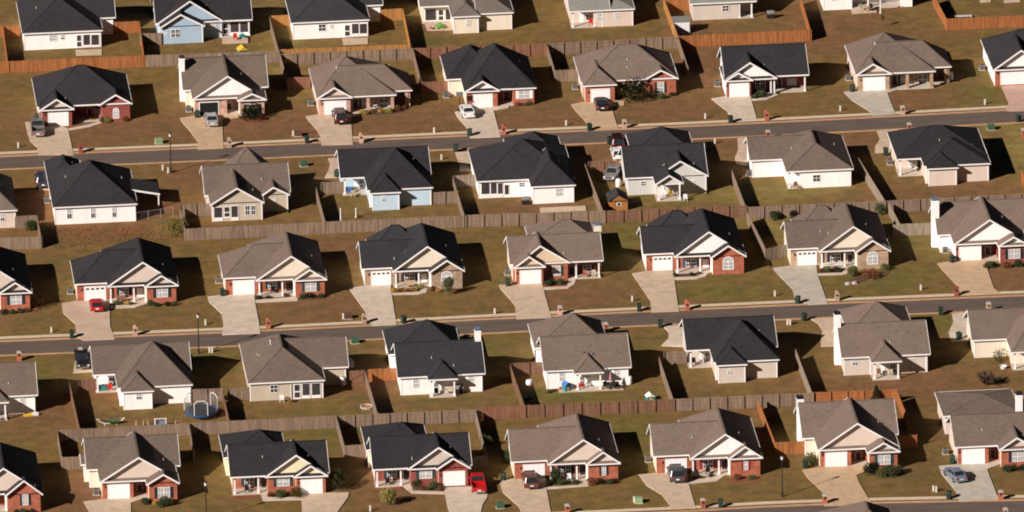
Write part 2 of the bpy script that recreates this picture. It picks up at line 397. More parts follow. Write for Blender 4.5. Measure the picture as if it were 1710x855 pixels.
                if c == 's':
                    sw_ = max(.28, min(.42, wd * .3))
                    for xa in (x0 - sw_ - .02, x1 + .02):
                        sm = MB().box(xa, y - .045, z0, xa + sw_, y, z1)
                        for q in range(6):
                            za = z0 + hh * (q + .15) / 6; sm.box(xa + .05, y - .06, za, xa + sw_ - .05, y - .045, za + hh * .1)
                        sm.obj('shutter', opt.get('m', 'blackshut'), root)
        elif c in ('d', 'D'):
            mk = opt.get('m', 'darkdoor' if c == 'd' else 'garagewhite')
            mb = MB().box(x0 + .06, y - .03, z0, x1 - .06, y + .02, z1 - .06)
            for za, zb in ((.1, .45), (.53, .92)):
                mb.box(x0 + wd * .2, y - .045, z0 + hh * za, x1 - wd * .2, y - .03, z0 + hh * zb)
            d = mb.obj('door', mk, root)
            MB().box(x0, y - .05, z0, x0 + .06, y, z1).box(x1 - .06, y - .05, z0, x1, y, z1).box(x0 + .06, y - .05, z1 - .06, x1 - .06, y, z1).obj('frame', 'trim', d)
            MB().box(x1 - .2, y - .075, z0 + hh * .46, x1 - .14, y - .03, z0 + hh * .5).obj('handle', 'ventmetal', d)
        elif c == 'S':
            d = MB().box(x0, y - .05, z0, x0 + .11, y, z1).box(x1 - .11, y - .05, z0, x1, y, z1).box(x0 + .11, y - .05, z1 - .11, x1 - .11, y, z1).box(x0 + .11, y - .05, z0, x1 - .11, y, z0 + .22).box(x0 + .11, y - .05, z0 + hh * .45, x1 - .11, y, z0 + hh * .52).obj('screen_door', 'trim', root)
            MB().box(x0 + .1, y - .02, z0 + .2, x1 - .1, y + .01, z1 - .1).obj('screen', 'screen', d)
        elif c == 'p':
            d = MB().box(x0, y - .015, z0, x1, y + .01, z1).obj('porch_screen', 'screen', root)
            t = .08
            MB().box(x0 - t, y - .06, 0.05, x0, y + .02, z1 + t).box(x1, y - .06, 0.05, x1 + t, y + .02, z1 + t).box(x0, y - .06, z1, x1, y + .02, z1 + t).box(x0, y - .06, 0.05, x1, y + .02, z0).obj('frame', 'trim', d)
        elif c == 'f':      # low porch railing
            mb = MB().box(x0, y - .04, z1 - .07, x1, y + .04, z1).box(x0, y - .04, z0 + .08, x1, y + .04, z0 + .14)
            nb = int(wd / .14)
            for q in range(nb + 1): mb.box(x0 + wd * q / nb - .02, y - .02, z0 + .1, x0 + wd * q / nb + .02, y + .02, z1 - .04)
            mb.obj('railing', 'trim', root)
    if chim:
        cx0, cyb, cx1, cyt, cm, capm = chim
        p = G(reg, cx0 + ox, cyb + oy); q = onY(reg, cx1 + ox, cyb + oy, p.y); t = onY(reg, cx0 + ox, cyt + oy, p.y)
        X0, X1, zt = p.x - B.x, q.x - B.x, t.z
        Y = p.y - B.y
        co = MB().box(X0, Y, -.1, X1, Y + .95, zt - .28).box(X0 - .05, Y - .05, zt - .5, X1 + .05, Y + 1.0, zt - .38).obj('chimney', cm, root)
        MB().box(X0 - .03, Y - .03, zt - .28, X1 + .03, Y + .98, zt - .2).box(X0 + .15, Y + .15, zt - .2, X1 - .15, Y + .8, zt - .04).box(X0 + .05, Y + .05, zt - .04, X1 - .05, Y + .9, zt).obj('chimney_cap', capm, co)
    # pipes and vents that stick out of the roof
    vs = vents or [(0, rnd.choice((0, 1)), rnd.uniform(.3, .7), rnd.uniform(.25, .6)) for _ in range(2)]
    if not vents and len(info) > 1: vs.append((1, 1, rnd.uniform(.35, .6), rnd.uniform(.3, .6)))
    for mi, sidei, a, b in vs:
        k = info[mi]; u = k['r0'] + (k['r1'] - k['r0']) * a
        if k['r1'] - k['r0'] < .5: continue
        A = k['A0'] if sidei == 0 else k['A1']
        v = A + (k['ur'] - A) * b; z = k['h'] + (k['zt'] - k['h']) * b
        MB().tube((0, 0, -.1), (0, 0, .28), .05, n=8).lathe([(.10, -.05), (.06, .08)], 8).obj('roof_vent', vent, ro, k['uv'](u, v, z))
    HOUSES[key] = dict(root=root, ref=ref, info=info, reg=reg, off=off, B=B)
    return root
mat('concrete', (.50, .43, .35), 0.85, 0.12, 1.2)
# ---- house plans that repeat along the streets
# ---------------------------------------------------------------- top row, seen from behind
house('H01', 'the top left white house', 'white house with charcoal hip roof and screened back porch between two orange fences', 'a1', 'charcoal', 'white', 'white', 'white',
      [M(148, 300, 600, 14, 'y', 'hh', (345, -20), 5.5), M(300, 220, 672, 9, 'x', 'gg', (None, -85))],
      [('w', 0, 293, 205, 340, 246), ('W', 0, 360, 205, 384, 236), ('S', 0, 455, 205, 487, 290), ('p', 0, 497, 205, 535, 268), ('p', 0, 545, 205, 588, 268)])
house('H02', 'the blue house with two stepped gables', 'blue house with two stepped white-edged gables and charcoal roof', 'a1', 'charcoal', 'blue', 'blue', 'blue',
      [M(945, 240, 1485, 9.5, 'x', 'gg', (None, -65), porch=[(1322, 1484, .4)]), M(948, 240, 1318, 6, 'y', 'gg', (1130, 5), pent=False), M(965, 263, 1207, 5, 'y', 'gg', (1075, 85), pent=False)],
      [('w', 2, 1018, 172, 1070, 225, dict(p='darkglass')), ('w', 2, 975, 180, 996, 210), ('w', 1, 1237, 130, 1285, 172), ('S', 0, 1325, 132, 1360, 208, dict(r=.4)), ('p', 0, 1372, 128, 1420, 192, dict(r=.4)), ('p', 0, 1430, 128, 1478, 192, dict(r=.4)), ('c', 0, 1483)])
house('H03', 'the white house inside yellow fences', 'white house with slate roof and screened porch behind yellow cedar fence', 'a2', 'slate', 'white', 'white', 'white',
      [M(250, 236, 692, 14, 'y', 'hh', (440, -85), 5.2), M(400, 145, 765, 9, 'x', 'gg', (None, -135))],
      [('w', 0, 398, 142, 442, 186, dict(p='darkglass')), ('w', 0, 466, 145, 487, 170), ('S', 0, 553, 145, 588, 222), ('p', 0, 598, 140, 638, 200), ('p', 0, 645, 140, 688, 200)])
house('H04', 'the cream house with green toys out back', 'cream house with greyish taupe roof and bright toys on its back patio', 'a2', 'greyroof', 'cream', 'cream', 'cream',
      [M(1020, 140, 1400, 9, 'x', 'gg', (None, -140), porch=[(1024, 1195, .5)]), M(1205, 201, 1350, 7, 'y', 'hg', (1272, 15), 2.2), M(1355, 182, 1548, 9, 'x', 'gh', (None, -85))],
      [('w', 1, 1278, 117, 1304, 158), ('p', 0, 1035, 55, 1098, 122, dict(r=.5)), ('S', 0, 1110, 55, 1145, 130, dict(r=.5)), ('p', 0, 1155, 55, 1185, 118, dict(r=.5))])
house('H05', 'the peach house with the grey-green roof', 'small peach house with grey-green roof and recessed back porch', 'a3', 'greenroof', 'peach', 'peach', 'peach',
      [M(412, 168, 620, 12, 'x', 'gg', (None, -170), porch=[(414, 545, 2.2)]), M(592, 160, 772, 11, 'y', 'hh', (655, -15), 2.5)],
      [('w', 1, 665, 75, 700, 114), ('D', 0, 455, 75, 480, 140, dict(r=2.2)), ('w', 0, 490, 85, 530, 120, dict(r=2.2, p='darkglass')), ('w', 0, 560, 75, 592, 125), ('c', 0, 416), ('c', 0, 545)])
house('H06', 'the beige house by the shed', 'beige house with grey-green roof at the top edge beside a small grey shed', 'a3', 'greenroof', 'beige', 'beige', 'beige',
      [M(1130, 122, 1490, 10, 'x', 'gg', (None, -185), porch=[(1405, 1488, 2.2)])],
      [('w', 0, 1303, 30, 1345, 68, dict(p='darkglass')), ('c', 0, 1408), ('c', 0, 1480)])
house('H07', 'the white house with the tall thin pole behind', 'white house cut by the top edge behind a tall thin pole', 'a4', 'charcoal', 'white', 'white', 'white',
      [M(375, 62, 900, 11, 'x', 'gg', (None, -230), porch=[(545, 840, 2.2)])],
      [('w', 0, 420, -30, 460, 5), ('c', 0, 640), ('c', 0, 840)])
# ---------------------------------------------------------------- upper street, fronts
house('A1', 'the dark brick house with the silver pickup', 'dark red brick house with charcoal hip roof and silver pickup on its drive', 'a1', 'charcoal', 'peach', 'darkbrick', 'peach',
      [M(236, 737, 775, 12, 'x', 'hh', (455, 388), porch=[(442, 602, 2.2)]), M(250, 756, 430, 6, 'y', 'gh', (336, 590)), M(605, 723, 775, 4.5, 'y', 'gh', (688, 562), gab='darkbrick', pent=False)],
      [('g', 1, 292, 665, 402, 755), ('a', 2, 672, 640, 708, 705), ('d', 0, 520, 640, 552, 712, dict(r=2.2)), ('w', 0, 565, 650, 592, 695, dict(r=2.2, p='darkglass'))])
house('A2', 'the open garage house', 'pale brick house with taupe roof, white chimney and dark open garage', 'a1', 'taupe', 'cream', 'rosebrick', 'white',
      [M(1108, 638, 1580, 9.2, 'x', 'gg', (None, 345), front='cream'), M(1160, 690, 1550, 9, 'y', 'gg', (1355, 452), porch=[(1340, 1424, 2)]), M(1428, 698, 1575, 3.2, 'y', 'gh', (1500, 556))],
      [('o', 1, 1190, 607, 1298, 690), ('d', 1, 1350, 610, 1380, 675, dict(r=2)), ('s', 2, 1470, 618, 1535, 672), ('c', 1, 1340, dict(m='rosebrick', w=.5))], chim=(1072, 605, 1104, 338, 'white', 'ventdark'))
def plan_corner(key, ref, label, reg, off, gm, front):
    house(key, ref, label, reg, 'taupe', 'peach', front, gm,
      [M(400, 685, 850, 12.5, 'y', 'hh', (555, 333), 7, porch=[(598, 846, 2)]), M(540, 656, 945, 7, 'x', 'gh', (600, 388), porch=[(852, 925, 2.5)], wx0=849), M(402, 687, 590, 5, 'y', 'gh', (492, 520))],
      [('g', 2, 438, 597, 560, 685), ('s', 0, 655, 588, 690, 635, dict(r=2)), ('d', 0, 605, 588, 636, 665, dict(r=2)), ('w', 0, 760, 585, 815, 640, dict(r=2, p='darkglass')),
       ('c', 0, 696, dict(m=front, w=.42)), ('c', 0, 840, dict(m=front, w=.42)), ('c', 1, 925, dict(m=front, w=.42))], off=off)
plan_corner('A3', 'the taupe house with the maroon van', 'taupe hip roofed house with flowers along its porch and maroon van on drive', 'a2', (0, 0), 'peach', 'rosebrick')
house('A4', 'the charcoal roofed house with the white sedan', 'charcoal hip roofed brick house with white sedan on its drive', 'a2', 'charcoal', 'cream', 'brick', 'white',
      [M(1175, 573, 1480, 10, 'y', 'hh', (1385, 278), 5, front='cream'), M(1283, 640, 1685, 13, 'y', 'hh', (1452, 277), 6.5, porch=[(1468, 1556, 2.2)]), M(1280, 646, 1465, 6, 'y', 'gh', (1375, 482)), M(1557, 629, 1683, 5, 'y', 'hg', (1600, 440), 1.9)],
      [('g', 2, 1322, 560, 1430, 645), ('s', 3, 1592, 533, 1656, 588, dict(m='trim')), ('d', 1, 1500, 540, 1535, 615, dict(r=2.2))])
house('A5', 'the brick house with the big round bush', 'red brick house under taupe hip roof behind a big round bush', 'a3', 'taupe', 'peach', 'brick', 'brick',
      [M(478, 588, 1028, 10.5, 'x', 'hh', (682, 264)), M(490, 612, 665, 8, 'y', 'hh', (560, 400), 2.5), M(850, 574, 1030, 4.5, 'y', 'gh', (940, 416), pent=False)],
      [('g', 1, 527, 530, 632, 610), ('s', 2, 918, 487, 958, 555), ('w', 0, 765, 490, 815, 540), ('d', 0, 690, 495, 720, 570)])
house('A6', 'the house with the red porch wall', 'charcoal gable roofed house with white gables and a red walled front porch', 'a3', 'charcoal', 'white', 'darkbrick', 'white',
      [M(1335, 566, 1802, 9, 'x', 'gg', (None, 277), porch=[(1484, 1800, 2)]), M(1327, 577, 1617, 5, 'y', 'gg', (1470, 371), porch=[(1480, 1612, 1.8)]), M(1332, 582, 1475, 3, 'y', 'gh', (1400, 432))],
      [('g', 2, 1352, 490, 1460, 578), ('c', 1, 1595), ('c', 1, 1615), ('c', 0, 1797), ('w', 1, 1500, 465, 1560, 530, dict(r=1.75, p='darkglass')), ('d', 0, 1630, 465, 1660, 540, dict(r=2)), ('w', 0, 1690, 465, 1745, 510, dict(r=2))])
plan_corner('A7', 'the taupe house with the tank', 'taupe hip roofed house with tan brick garage and white tank at its side', 'a4', (178, -141), 'peach', 'tanbrick')
house('A8', 'the house with the pink paved drive', 'charcoal roofed house with white gable above pink paved drive at right edge', 'a4', 'charcoal', 'white', 'brick', 'white',
      [M(1383, 490, 1900, 11, 'x', 'hh', (1530, 175)), M(1395, 516, 1720, 6, 'y', 'gg', (1552, 298))], [('g', 1, 1432, 415, 1640, 505)])
# ---------------------------------------------------------------- upper block, backs
house('B0', 'the cream house at the left edge', 'cream house with taupe hip roof cut by the left edge above a grey fence', 'b1', 'taupe', 'peach', 'peach', 'peach',
      [M(-260, 657, 92, 13, 'y', 'hh', (-105, 330), 5)], [('W', 0, -25, 557, 28, 606)])
house('B1', 'the long white house with the lean-to roof', 'long white house with charcoal hip roof and lean-to patio roof at its side', 'b1', 'charcoal', 'white', 'white', 'white',
      [M(330, 625, 806, 14, 'y', 'hh', (538, 257), 7), M(300, 470, 480, 8, 'y', 'hh', (380, 240), 3.5)],
      [('W', 0, 398, 527, 427, 590), ('W', 0, 540, 523, 567, 586), ('W', 0, 667, 518, 692, 581)])
house('B2', 'the twin gabled tan house', 'tan house with taupe roof, two back gables and screened corner porch', 'b1', 'taupe', 'tan', 'tan', 'tan',
      [M(1238, 553, 1712, 9, 'x', 'gg', (None, 272)), M(1266, 607, 1560, 7, 'y', 'gg', (1410, 405), pent=False), M(1567, 553, 1712, 6, 'y', 'gg', (1627, 400), pent=False), M(1335, 500, 1640, 7, 'y', 'hh', (1465, 158), 3.5)],
      [('w', 1, 1458, 508, 1487, 568, dict(p='darkglass')), ('w', 1, 1493, 508, 1521, 567, dict(p='darkglass')), ('p', 1, 1275, 520, 1322, 583), ('S', 1, 1332, 514, 1370, 586), ('p', 1, 1378, 512, 1415, 580), ('w', 2, 1613, 470, 1640, 490)])
def plan_step(key, ref, label, reg, off, wallm, roof, frontm=None, ridge=0):
    house(key, ref, label, reg, roof, wallm, wallm, wallm,
      [M(548, 450, 1052, 9, 'x', 'gg', (None, 178 + ridge), porch=[(550, 692, 2.2)]), M(705, 522, 1068, 12, 'y', 'hh', (855, 172), 7), M(722, 541, 878, 7, 'y', 'hg', (797, 335), 2.6)],
      [('W', 2, 775, 455, 796, 486), ('c', 0, 556), ('D', 0, 612, 360, 636, 425, dict(r=2.2)), ('w', 0, 640, 355, 665, 415, dict(r=2.2, p='darkglass'))], off=off)
plan_step('B3', 'the pale blue hip roofed house', 'pale blue house with charcoal roof and recessed corner porch stepping back', 'b2', (0, 0), 'paleblue', 'charcoal')
house('B4', 'the white house with the pale patio strip', 'white house with charcoal hip roof and a long pale patio strip behind', 'b3', 'charcoal', 'white', 'white', 'white',
      [M(-142, 541, 412, 13, 'y', 'hh', (110, 182), 6.5), M(180, 573, 420, 8, 'y', 'hg', (277, 305), 3.5), M(50, 405, 350, 8, 'y', 'hh', (180, 146), 4)],
      [('w', 1, 312, 478, 356, 526), ('w', 0, 95, 443, 130, 471, dict(p='darkglass')), ('d', 0, 8, 455, 36, 515), ('p', 0, -128, 448, -80, 514), ('p', 0, -72, 447, -38, 512), ('p', 0, -30, 447, -2, 512)])
house('B5', 'the pale grey house', 'pale grey house with charcoal roof and small gabled porch full of furniture', 'b3', 'charcoal', 'palegrey', 'palegrey', 'palegrey',
      [M(745, 521, 1200, 9.5, 'x', 'gg', (None, 226)), M(910, 519, 1208, 5, 'y', 'gg', (1055, 316), pent=False), M(918, 557, 1060, 4, 'y', 'gg', (990, 401), pent=False, porch=[(919, 1059, 2.5)]), M(780, 380, 1130, 8, 'y', 'hh', (942, 112), 4)],
      [('w', 0, 818, 435, 850, 465, dict(p='darkglass')), ('c', 2, 928), ('c', 2, 1052), ('D', 2, 940, 470, 960, 530, dict(r=2.45)), ('w', 1, 1115, 430, 1140, 460)])
house('B6', 'the broad roofed white house', 'white house with broad taupe hip roof and tiny corner porch, brown lawn behind', 'b4', 'taupe', 'white', 'white', 'white',
      [M(166, 518, 540, 13.5, 'y', 'hh', (325, 242), 3.6, porch=[(168, 236, 2)]), M(-47, 451, 335, 7, 'x', 'gg', (None, 208), wx1=172)],
      [('w', 0, 310, 432, 356, 476, dict(p='darkglass')), ('c', 0, 172), ('D', 0, 195, 432, 220, 500, dict(r=2))])
house('B7', 'the peach house with the bare patio', 'peach house with charcoal hip roof and bare tan patio behind', 'b4', 'charcoal', 'peach', 'peach', 'peach',
      [M(825, 444, 1338, 11, 'x', 'hh', (1005, 142), porch=[(828, 968, 3)]), M(985, 486, 1355, 10, 'y', 'hh', (1133, 222), 5), M(1003, 502, 1165, 5, 'y', 'hg', (1075, 310), 2.6)],
      [('c', 0, 832), ('w', 0, 880, 345, 925, 385, dict(r=3)), ('d', 0, 930, 345, 960, 395, dict(r=3))])
# ---------------------------------------------------------------- middle street, fronts
def plan_hip(key, ref, label, reg, off, roof, gm, shut, door='D', gar='g'):
    house(key, ref, label, reg, roof, 'cream', 'brick', gm,
      [M(460, 477, 850, 9, 'x', 'hg', (625, 170), wx1=657), M(655, 488, 1045, 14, 'y', 'gh', (850, 240), porch=[(657, 872, 1.8)]), M(875, 490, 1050, 3, 'y', 'gh', (960, 320))],
      [(gar, 0, 508, 386, 625, 474), ('s', 1, 712, 397, 765, 437, dict(r=1.8, m=shut, p='darkglass')), (door, 1, 815, 392, 862, 458, dict(r=1.8)), ('s', 2, 932, 393, 998, 452, dict(m=shut)), ('c', 1, 661), ('c', 1, 798), ('c', 1, 868)], off=off)
plan_hip('C0', 'the brick house at the left edge', 'red brick house with charcoal roof cut by the left edge beside a rusty shrub', 'c1', (-870, 42), 'charcoal', 'peach', 'blackshut')
plan_hip('C1', 'the brick house with the red car', 'red brick house with charcoal hip roof and small red car on its drive', 'c1', (0, 0), 'charcoal', 'peach', 'blackshut', gar='G')
plan_hip('C2', 'the brick house with green shutters', 'red brick house with taupe hip roof, cream gable and dark green shutters', 'c2', (-613, -0), 'taupe', 'cream', 'greenshut', 'd')
def plan_arch(key, ref, label, reg, off, roof, side, brick, gm, sgab, win='a', shut='blackshut', gar='G', door='D', back=True, rail=False):
    house(key, ref, label, reg, roof, side, brick, gm,
      [M(675, 421, 1045, 8, 'x', 'gg', (None, 152), wx1=858), M(855, 434, 1250, 13.7, 'y', 'gh', (1048, 182), porch=[(857, 1064, 1.8)]), M(1070, 440, 1256, 3.2, 'y', 'gh', (1163, 265), gab=sgab, pent=False)] +
      ([M(715, 325, 1000, 5, 'x', 'hh', (830, 57))] if back else []),
      [(gar, 0, 718, 331, 825, 420), ('s', 1, 910, 344, 972, 392, dict(r=1.8, m=shut, p='darkglass')), (door, 1, 1010, 345, 1046, 406, dict(r=1.8)), ('a', 2, 1130, 316, 1195, 410, {}), ('c', 1, 861), ('c', 1, 996), ('c', 1, 1062)] +
      ([('f', 1, 866, 395, 990, 422)] if rail else []), off=off)
plan_arch('C3', 'the brown stone house', 'brown stone house with charcoal roof, cream gable and flower border along the porch', 'c2', (0, 0), 'slate', 'white', 'stone', 'cream', 'stone')
house('C4', 'the tan gabled chimney house', 'brick house with taupe roof, tan nested gables and cream chimney at right', 'c3', 'taupe', 'cream', 'brick', 'warmtan',
      [M(60, 466, 578, 8.4, 'x', 'gg', (None, 192), porch=[(388, 577, 2)]), M(90, 467, 386, 5, 'y', 'gg', (222, 250), pent=False), M(78, 485, 240, 3.2, 'y', 'gh', (156, 314)), M(170, 332, 540, 6, 'x', 'hh', (345, 97))],
      [('g', 2, 105, 394, 222, 482), ('s', 1, 292, 368, 342, 430, dict(m='greenshut')), ('d', 0, 392, 368, 425, 440, dict(r=2)), ('s', 0, 475, 365, 525, 405, dict(r=2, p='darkglass', m='greenshut')), ('c', 0, 436), ('c', 0, 572)],
      chim=(548, 378, 588, 122, 'cream', 'capblue'))
plan_arch('C5', 'the arched window brick house', 'red brick house with charcoal roof, white gable and tall white arched window', 'c3', (178, -16), 'charcoal', 'white', 'brick', 'white', 'brick', shut='blueshut')
plan_arch('C6', 'the white railed stone house', 'tan stone house with taupe roof, cream gable and white porch railing', 'c4', (-495, 24), 'taupe', 'cream', 'tanbrick', 'cream', 'tanbrick', door='d', rail=True)
house('C7', 'the tall chimney house', 'white gabled house with tall white chimney and dark red brick front, right edge', 'c4', 'taupe', 'white', 'darkbrick', 'white',
      [M(1070, 362, 1585, 9, 'x', 'gg', (None, 62), front='white'), M(1163, 416, 1570, 9, 'y', 'gg', (1365, 166), porch=[(1315, 1412, 2)]), M(1425, 426, 1582, 3.2, 'y', 'gh', (1508, 268))],
      [('g', 1, 1185, 322, 1308, 412), ('d', 1, 1335, 325, 1370, 398, dict(r=2)), ('s', 2, 1475, 340, 1545, 400)], chim=(1020, 333, 1064, 45, 'white', 'capblue'))
# ---------------------------------------------------------------- middle block, backs
house('D0', 'the white house at the left edge', 'white house with taupe roof and small back porch cut by the left edge', 'd1', 'taupe', 'white', 'white', 'white',
      [M(-250, 625, 208, 9.5, 'x', 'gg', (None, 318)), M(-150, 656, 42, 6, 'y', 'hg', (-45, 440), 3, porch=[(-80, 40, 2.3)])], [('c', 1, 32), ('w', 0, 120, 515, 150, 560)])
house('D1', 'the white house with the trampoline', 'white house with taupe roof, stepped back wings, beside a round trampoline', 'd1', 'taupe', 'white', 'white', 'white',
      [M(575, 484, 1122, 9, 'x', 'gg', (None, 203), porch=[(577, 718, 2.2)]), M(715, 562, 1135, 12, 'y', 'hh', (903, 178), 7), M(738, 587, 905, 7, 'y', 'hg', (815, 372), 2.6)],
      [('W', 2, 810, 488, 843, 525), ('c', 0, 582), ('w', 0, 645, 390, 695, 445, dict(r=2.2, p='darkglass')), ('D', 0, 612, 392, 640, 462, dict(r=2.2))])
house('D2', 'the tan screened house', 'tan house under wide taupe hip roof with long white framed screened porch', 'd2', 'taupe', 'tan', 'tan', 'tan',
      [M(-5, 535, 425, 15, 'y', 'hh', (180, 210), 5), M(150, 455, 560, 8.3, 'x', 'gg', (None, 165))],
      [('w', 0, 110, 436, 158, 484, dict(p='darkglass')), ('p', 0, 238, 432, 246, 520), ('S', 0, 252, 430, 292, 526), ('p', 0, 304, 428, 346, 500), ('p', 0, 360, 426, 408, 498)])
def plan_porch(key, ref, label, reg, off, wallm, roof, chim=None, vent='ventmetal'):
    house(key, ref, label, reg, roof, wallm, wallm, wallm,
      [M(890, 498, 1372, 10, 'x', 'gg', (None, 187)), M(893, 500, 1230, 6, 'y', 'hg', (1040, 222), 5), M(1065, 514, 1215, 4, 'y', 'hg', (1133, 302), 2.5, porch=[(1066, 1214, 1.45)]), M(830, 362, 1240, 9, 'y', 'hh', (1045, 48), 5)],
      [('w', 1, 962, 398, 996, 456), ('w', 0, 1288, 374, 1322, 422), ('c', 2, 1073), ('c', 2, 1208), ('D', 2, 1120, 425, 1150, 490, dict(r=1.4)), ('w', 2, 1085, 420, 1112, 480, dict(r=1.4, p='darkglass'))], off=off, chim=chim, vent=vent)
plan_porch('D3', 'the slate roofed chimney house', 'white house with slate roof, white chimney and small square back porch', 'd2', (0, 0), 'white', 'slate', (1334, 405, 1370, 105, 'white', 'capblue'))
plan_porch('D4', 'the white house with the toy filled patio', 'white house with taupe roof and colourful toys along its back patio', 'd3', (-628, 33), 'white', 'taupe', vent='ventdark')
plan_step('D5', 'the charcoal roofed tan house', 'tan house with charcoal roof, recessed corner porch and stepped back wing', 'd3', (562, -41), 'beige', 'charcoal', ridge=-20)
house('D6', 'the tan chimney house', 'tan house with taupe roof, tall white chimney at left and square back porch', 'd4', 'taupe', 'beige', 'beige', 'beige',
      [M(500, 525, 990, 9.5, 'x', 'gg', (None, 215)), M(655, 518, 985, 6, 'y', 'hg', (805, 247), 5), M(672, 552, 828, 4, 'y', 'hg', (738, 337), 2.5, porch=[(673, 827, 2.3)]), M(530, 382, 900, 9, 'y', 'hh', (690, 82), 5)],
      [('W', 0, 545, 428, 580, 464), ('w', 1, 885, 420, 917, 470), ('c', 2, 680), ('c', 2, 820), ('D', 2, 715, 455, 742, 525, dict(r=2.25)), ('w', 2, 770, 455, 805, 510, dict(r=2.25, p='darkglass'))], chim=(442, 463, 480, 152, 'white', 'capblack'))
house('D7', 'the tan house at the right edge', 'tan house with taupe roof cut by the right edge near a bare brown bush', 'd4', 'taupe', 'cream', 'cream', 'cream',
      [M(1275, 420, 1750, 8.7, 'x', 'gg', (None, 133)), M(1505, 492, 1800, 10, 'y', 'hh', (1625, 160), 5, porch=[(1510, 1700, 2.2)])], [('c', 1, 1515)])
# ---------------------------------------------------------------- lower street, fronts
house('E0', 'the brick house in the lower left corner', 'red brick house with charcoal roof in the lower left corner, brick gable', 'e1', 'charcoal', 'cream', 'brick', 'peach',
      [M(-200, 842, 262, 14, 'y', 'gh', (22, 550), porch=[(-198, 46, 1.8)]), M(50, 846, 265, 3.2, 'y', 'gh', (155, 630), gab='brick', pent=False)], [('s', 1, 145, 718, 183, 792), ('c', 0, 40)])
house('E1', 'the taupe house with the brick gable', 'taupe roofed house with wide beige gable above garage and small brick gable', 'e1', 'taupe', 'cream', 'brick', 'peach',
      [M(585, 678, 1150, 9, 'x', 'gg', (None, 355), front='cream'), M(665, 757, 1140, 9, 'y', 'gg', (900, 480), porch=[(868, 957, 2.2)]), M(968, 772, 1152, 3.2, 'y', 'gh', (1060, 590), gab='brick', pent=False), M(550, 640, 592, 3, 'x', 'gg', (None, 480), front='cream', h=2.6)],
      [('g', 1, 706, 650, 836, 753), ('d', 1, 890, 650, 925, 730, dict(r=2.2)), ('s', 2, 1025, 672, 1102, 745)])
def plan_left(key, ref, label, reg, off, gm, sgab, front, side, shut, pent=True):
    house(key, ref, label, reg, 'charcoal', side, front, gm,
      [M(-115, 727, 485, 9, 'x', 'gg', (None, 396), porch=[(-113, 105, 2)]), M(106, 722, 478, 5, 'y', 'gg', (290, 465)), M(290, 724, 482, 3.2, 'y', 'gh', (385, 535), gab=sgab, pent=pent), M(-165, 600, 215, 8, 'y', 'hh', (50, 301), 4.5, front=side)],
      [('g', 2, 325, 622, 455, 718), ('s', 1, 165, 605, 246, 670, dict(m=shut)), ('d', 0, 60, 610, 97, 690, dict(r=2)), ('s', 0, -45, 612, 18, 668, dict(r=2, p='darkglass', m=shut)), ('c', 0, -108), ('c', 0, 46)], off=off)
plan_left('E2', 'the brick house with the yellow gables', 'brick house with charcoal roof, pale yellow gables and garage at right', 'e2', (0, 0), 'yellowcream', 'yellowcream', 'brick', 'yellowcream', 'greenshut')
plan_left('E3', 'the dark brick house with the red pickup', 'dark brick house with charcoal roof, beige gable and red pickup beside it', 'e2', (925, -50), 'beige', 'darkbrick', 'darkbrick', 'cream', 'greenshut', pent=False)
def plan_low(key, ref, label, reg, off, gm, shut, front):
    house(key, ref, label, reg, 'taupe', 'cream', front, gm,
      [M(75, 627, 510, 8, 'x', 'gg', (None, 297), wx1=311), M(308, 641, 745, 14, 'y', 'gh', (522, 365), porch=[(310, 549, 1.8)]), M(553, 643, 748, 3.0, 'y', 'gh', (650, 445))],
      [('g', 0, 137, 527, 265, 625), ('s', 2, 640, 530, 668, 598, dict(m=shut)), ('s', 1, 375, 530, 440, 590, dict(r=1.8, m=shut, p='darkglass')), ('d', 1, 495, 528, 538, 610, dict(r=1.8)), ('c', 1, 312), ('c', 1, 480), ('c', 1, 545)], off=off)
plan_low('E4', 'the taupe house with the hedge', 'taupe roofed brick house with hedge along its porch and dark van on drive', 'e3', (0, 0), 'peach', 'blackshut', 'brick')
plan_low('E5', 'the taupe house with the grey pickup', 'taupe roofed brick house with red mulch beds and dark grey pickup on drive', 'e3', (922, -36), 'white', 'redpaint', 'brick')
house('E6', 'the chimney house with orange fences', 'taupe roofed house with white chimney, wide pale gable and dark shrubs by window', 'e4', 'taupe', 'cream', 'brick', 'peach',
      [M(292, 474, 872, 9.3, 'x', 'gg', (None, 126), front='cream'), M(387, 549, 885, 9, 'y', 'gg', (630, 258), porch=[(588, 692, 2.2)]), M(705, 566, 890, 3.2, 'y', 'gh', (800, 385))],
      [('g', 1, 425, 440, 556, 546), ('d', 1, 615, 442, 655, 525, dict(r=2.2)), ('s', 2, 762, 462, 842, 530, dict(m='greenshut'))], chim=(240, 378, 284, 92, 'white', 'capblack'))
house('E7', 'the taupe house with the silver car', 'taupe roofed brick house with silver-blue sedan on its drive, lower right corner', 'e4', 'taupe', 'peach', 'brick', 'peach',
      [M(1280, 532, 1850, 9, 'x', 'gg', (None, 205), porch=[(1480, 1550, 2)]), M(1562, 547, 1775, 5, 'y', 'gg', (1665, 352)), M(1200, 330, 1668, 8.5, 'y', 'hh', (1445, 74), 5, front='peach')],
      [('g', 0, 1312, 422, 1450, 526), ('d', 0, 1490, 425, 1525, 510, dict(r=2)), ('s', 1, 1632, 440, 1708, 510)], chim=(1660, 335, 1702, 66, 'white', 'capblack'))

house('F0', 'the house below the bottom edge', 'taupe house mostly below the bottom edge, only its roof peak in sight', 'e4', 'taupe', 'tan', 'tan', 'tan',
      [M(470, 1178, 890, 12, 'y', 'hh', (695, 813), 5)], [('w', 0, 560, 1085, 610, 1140)])
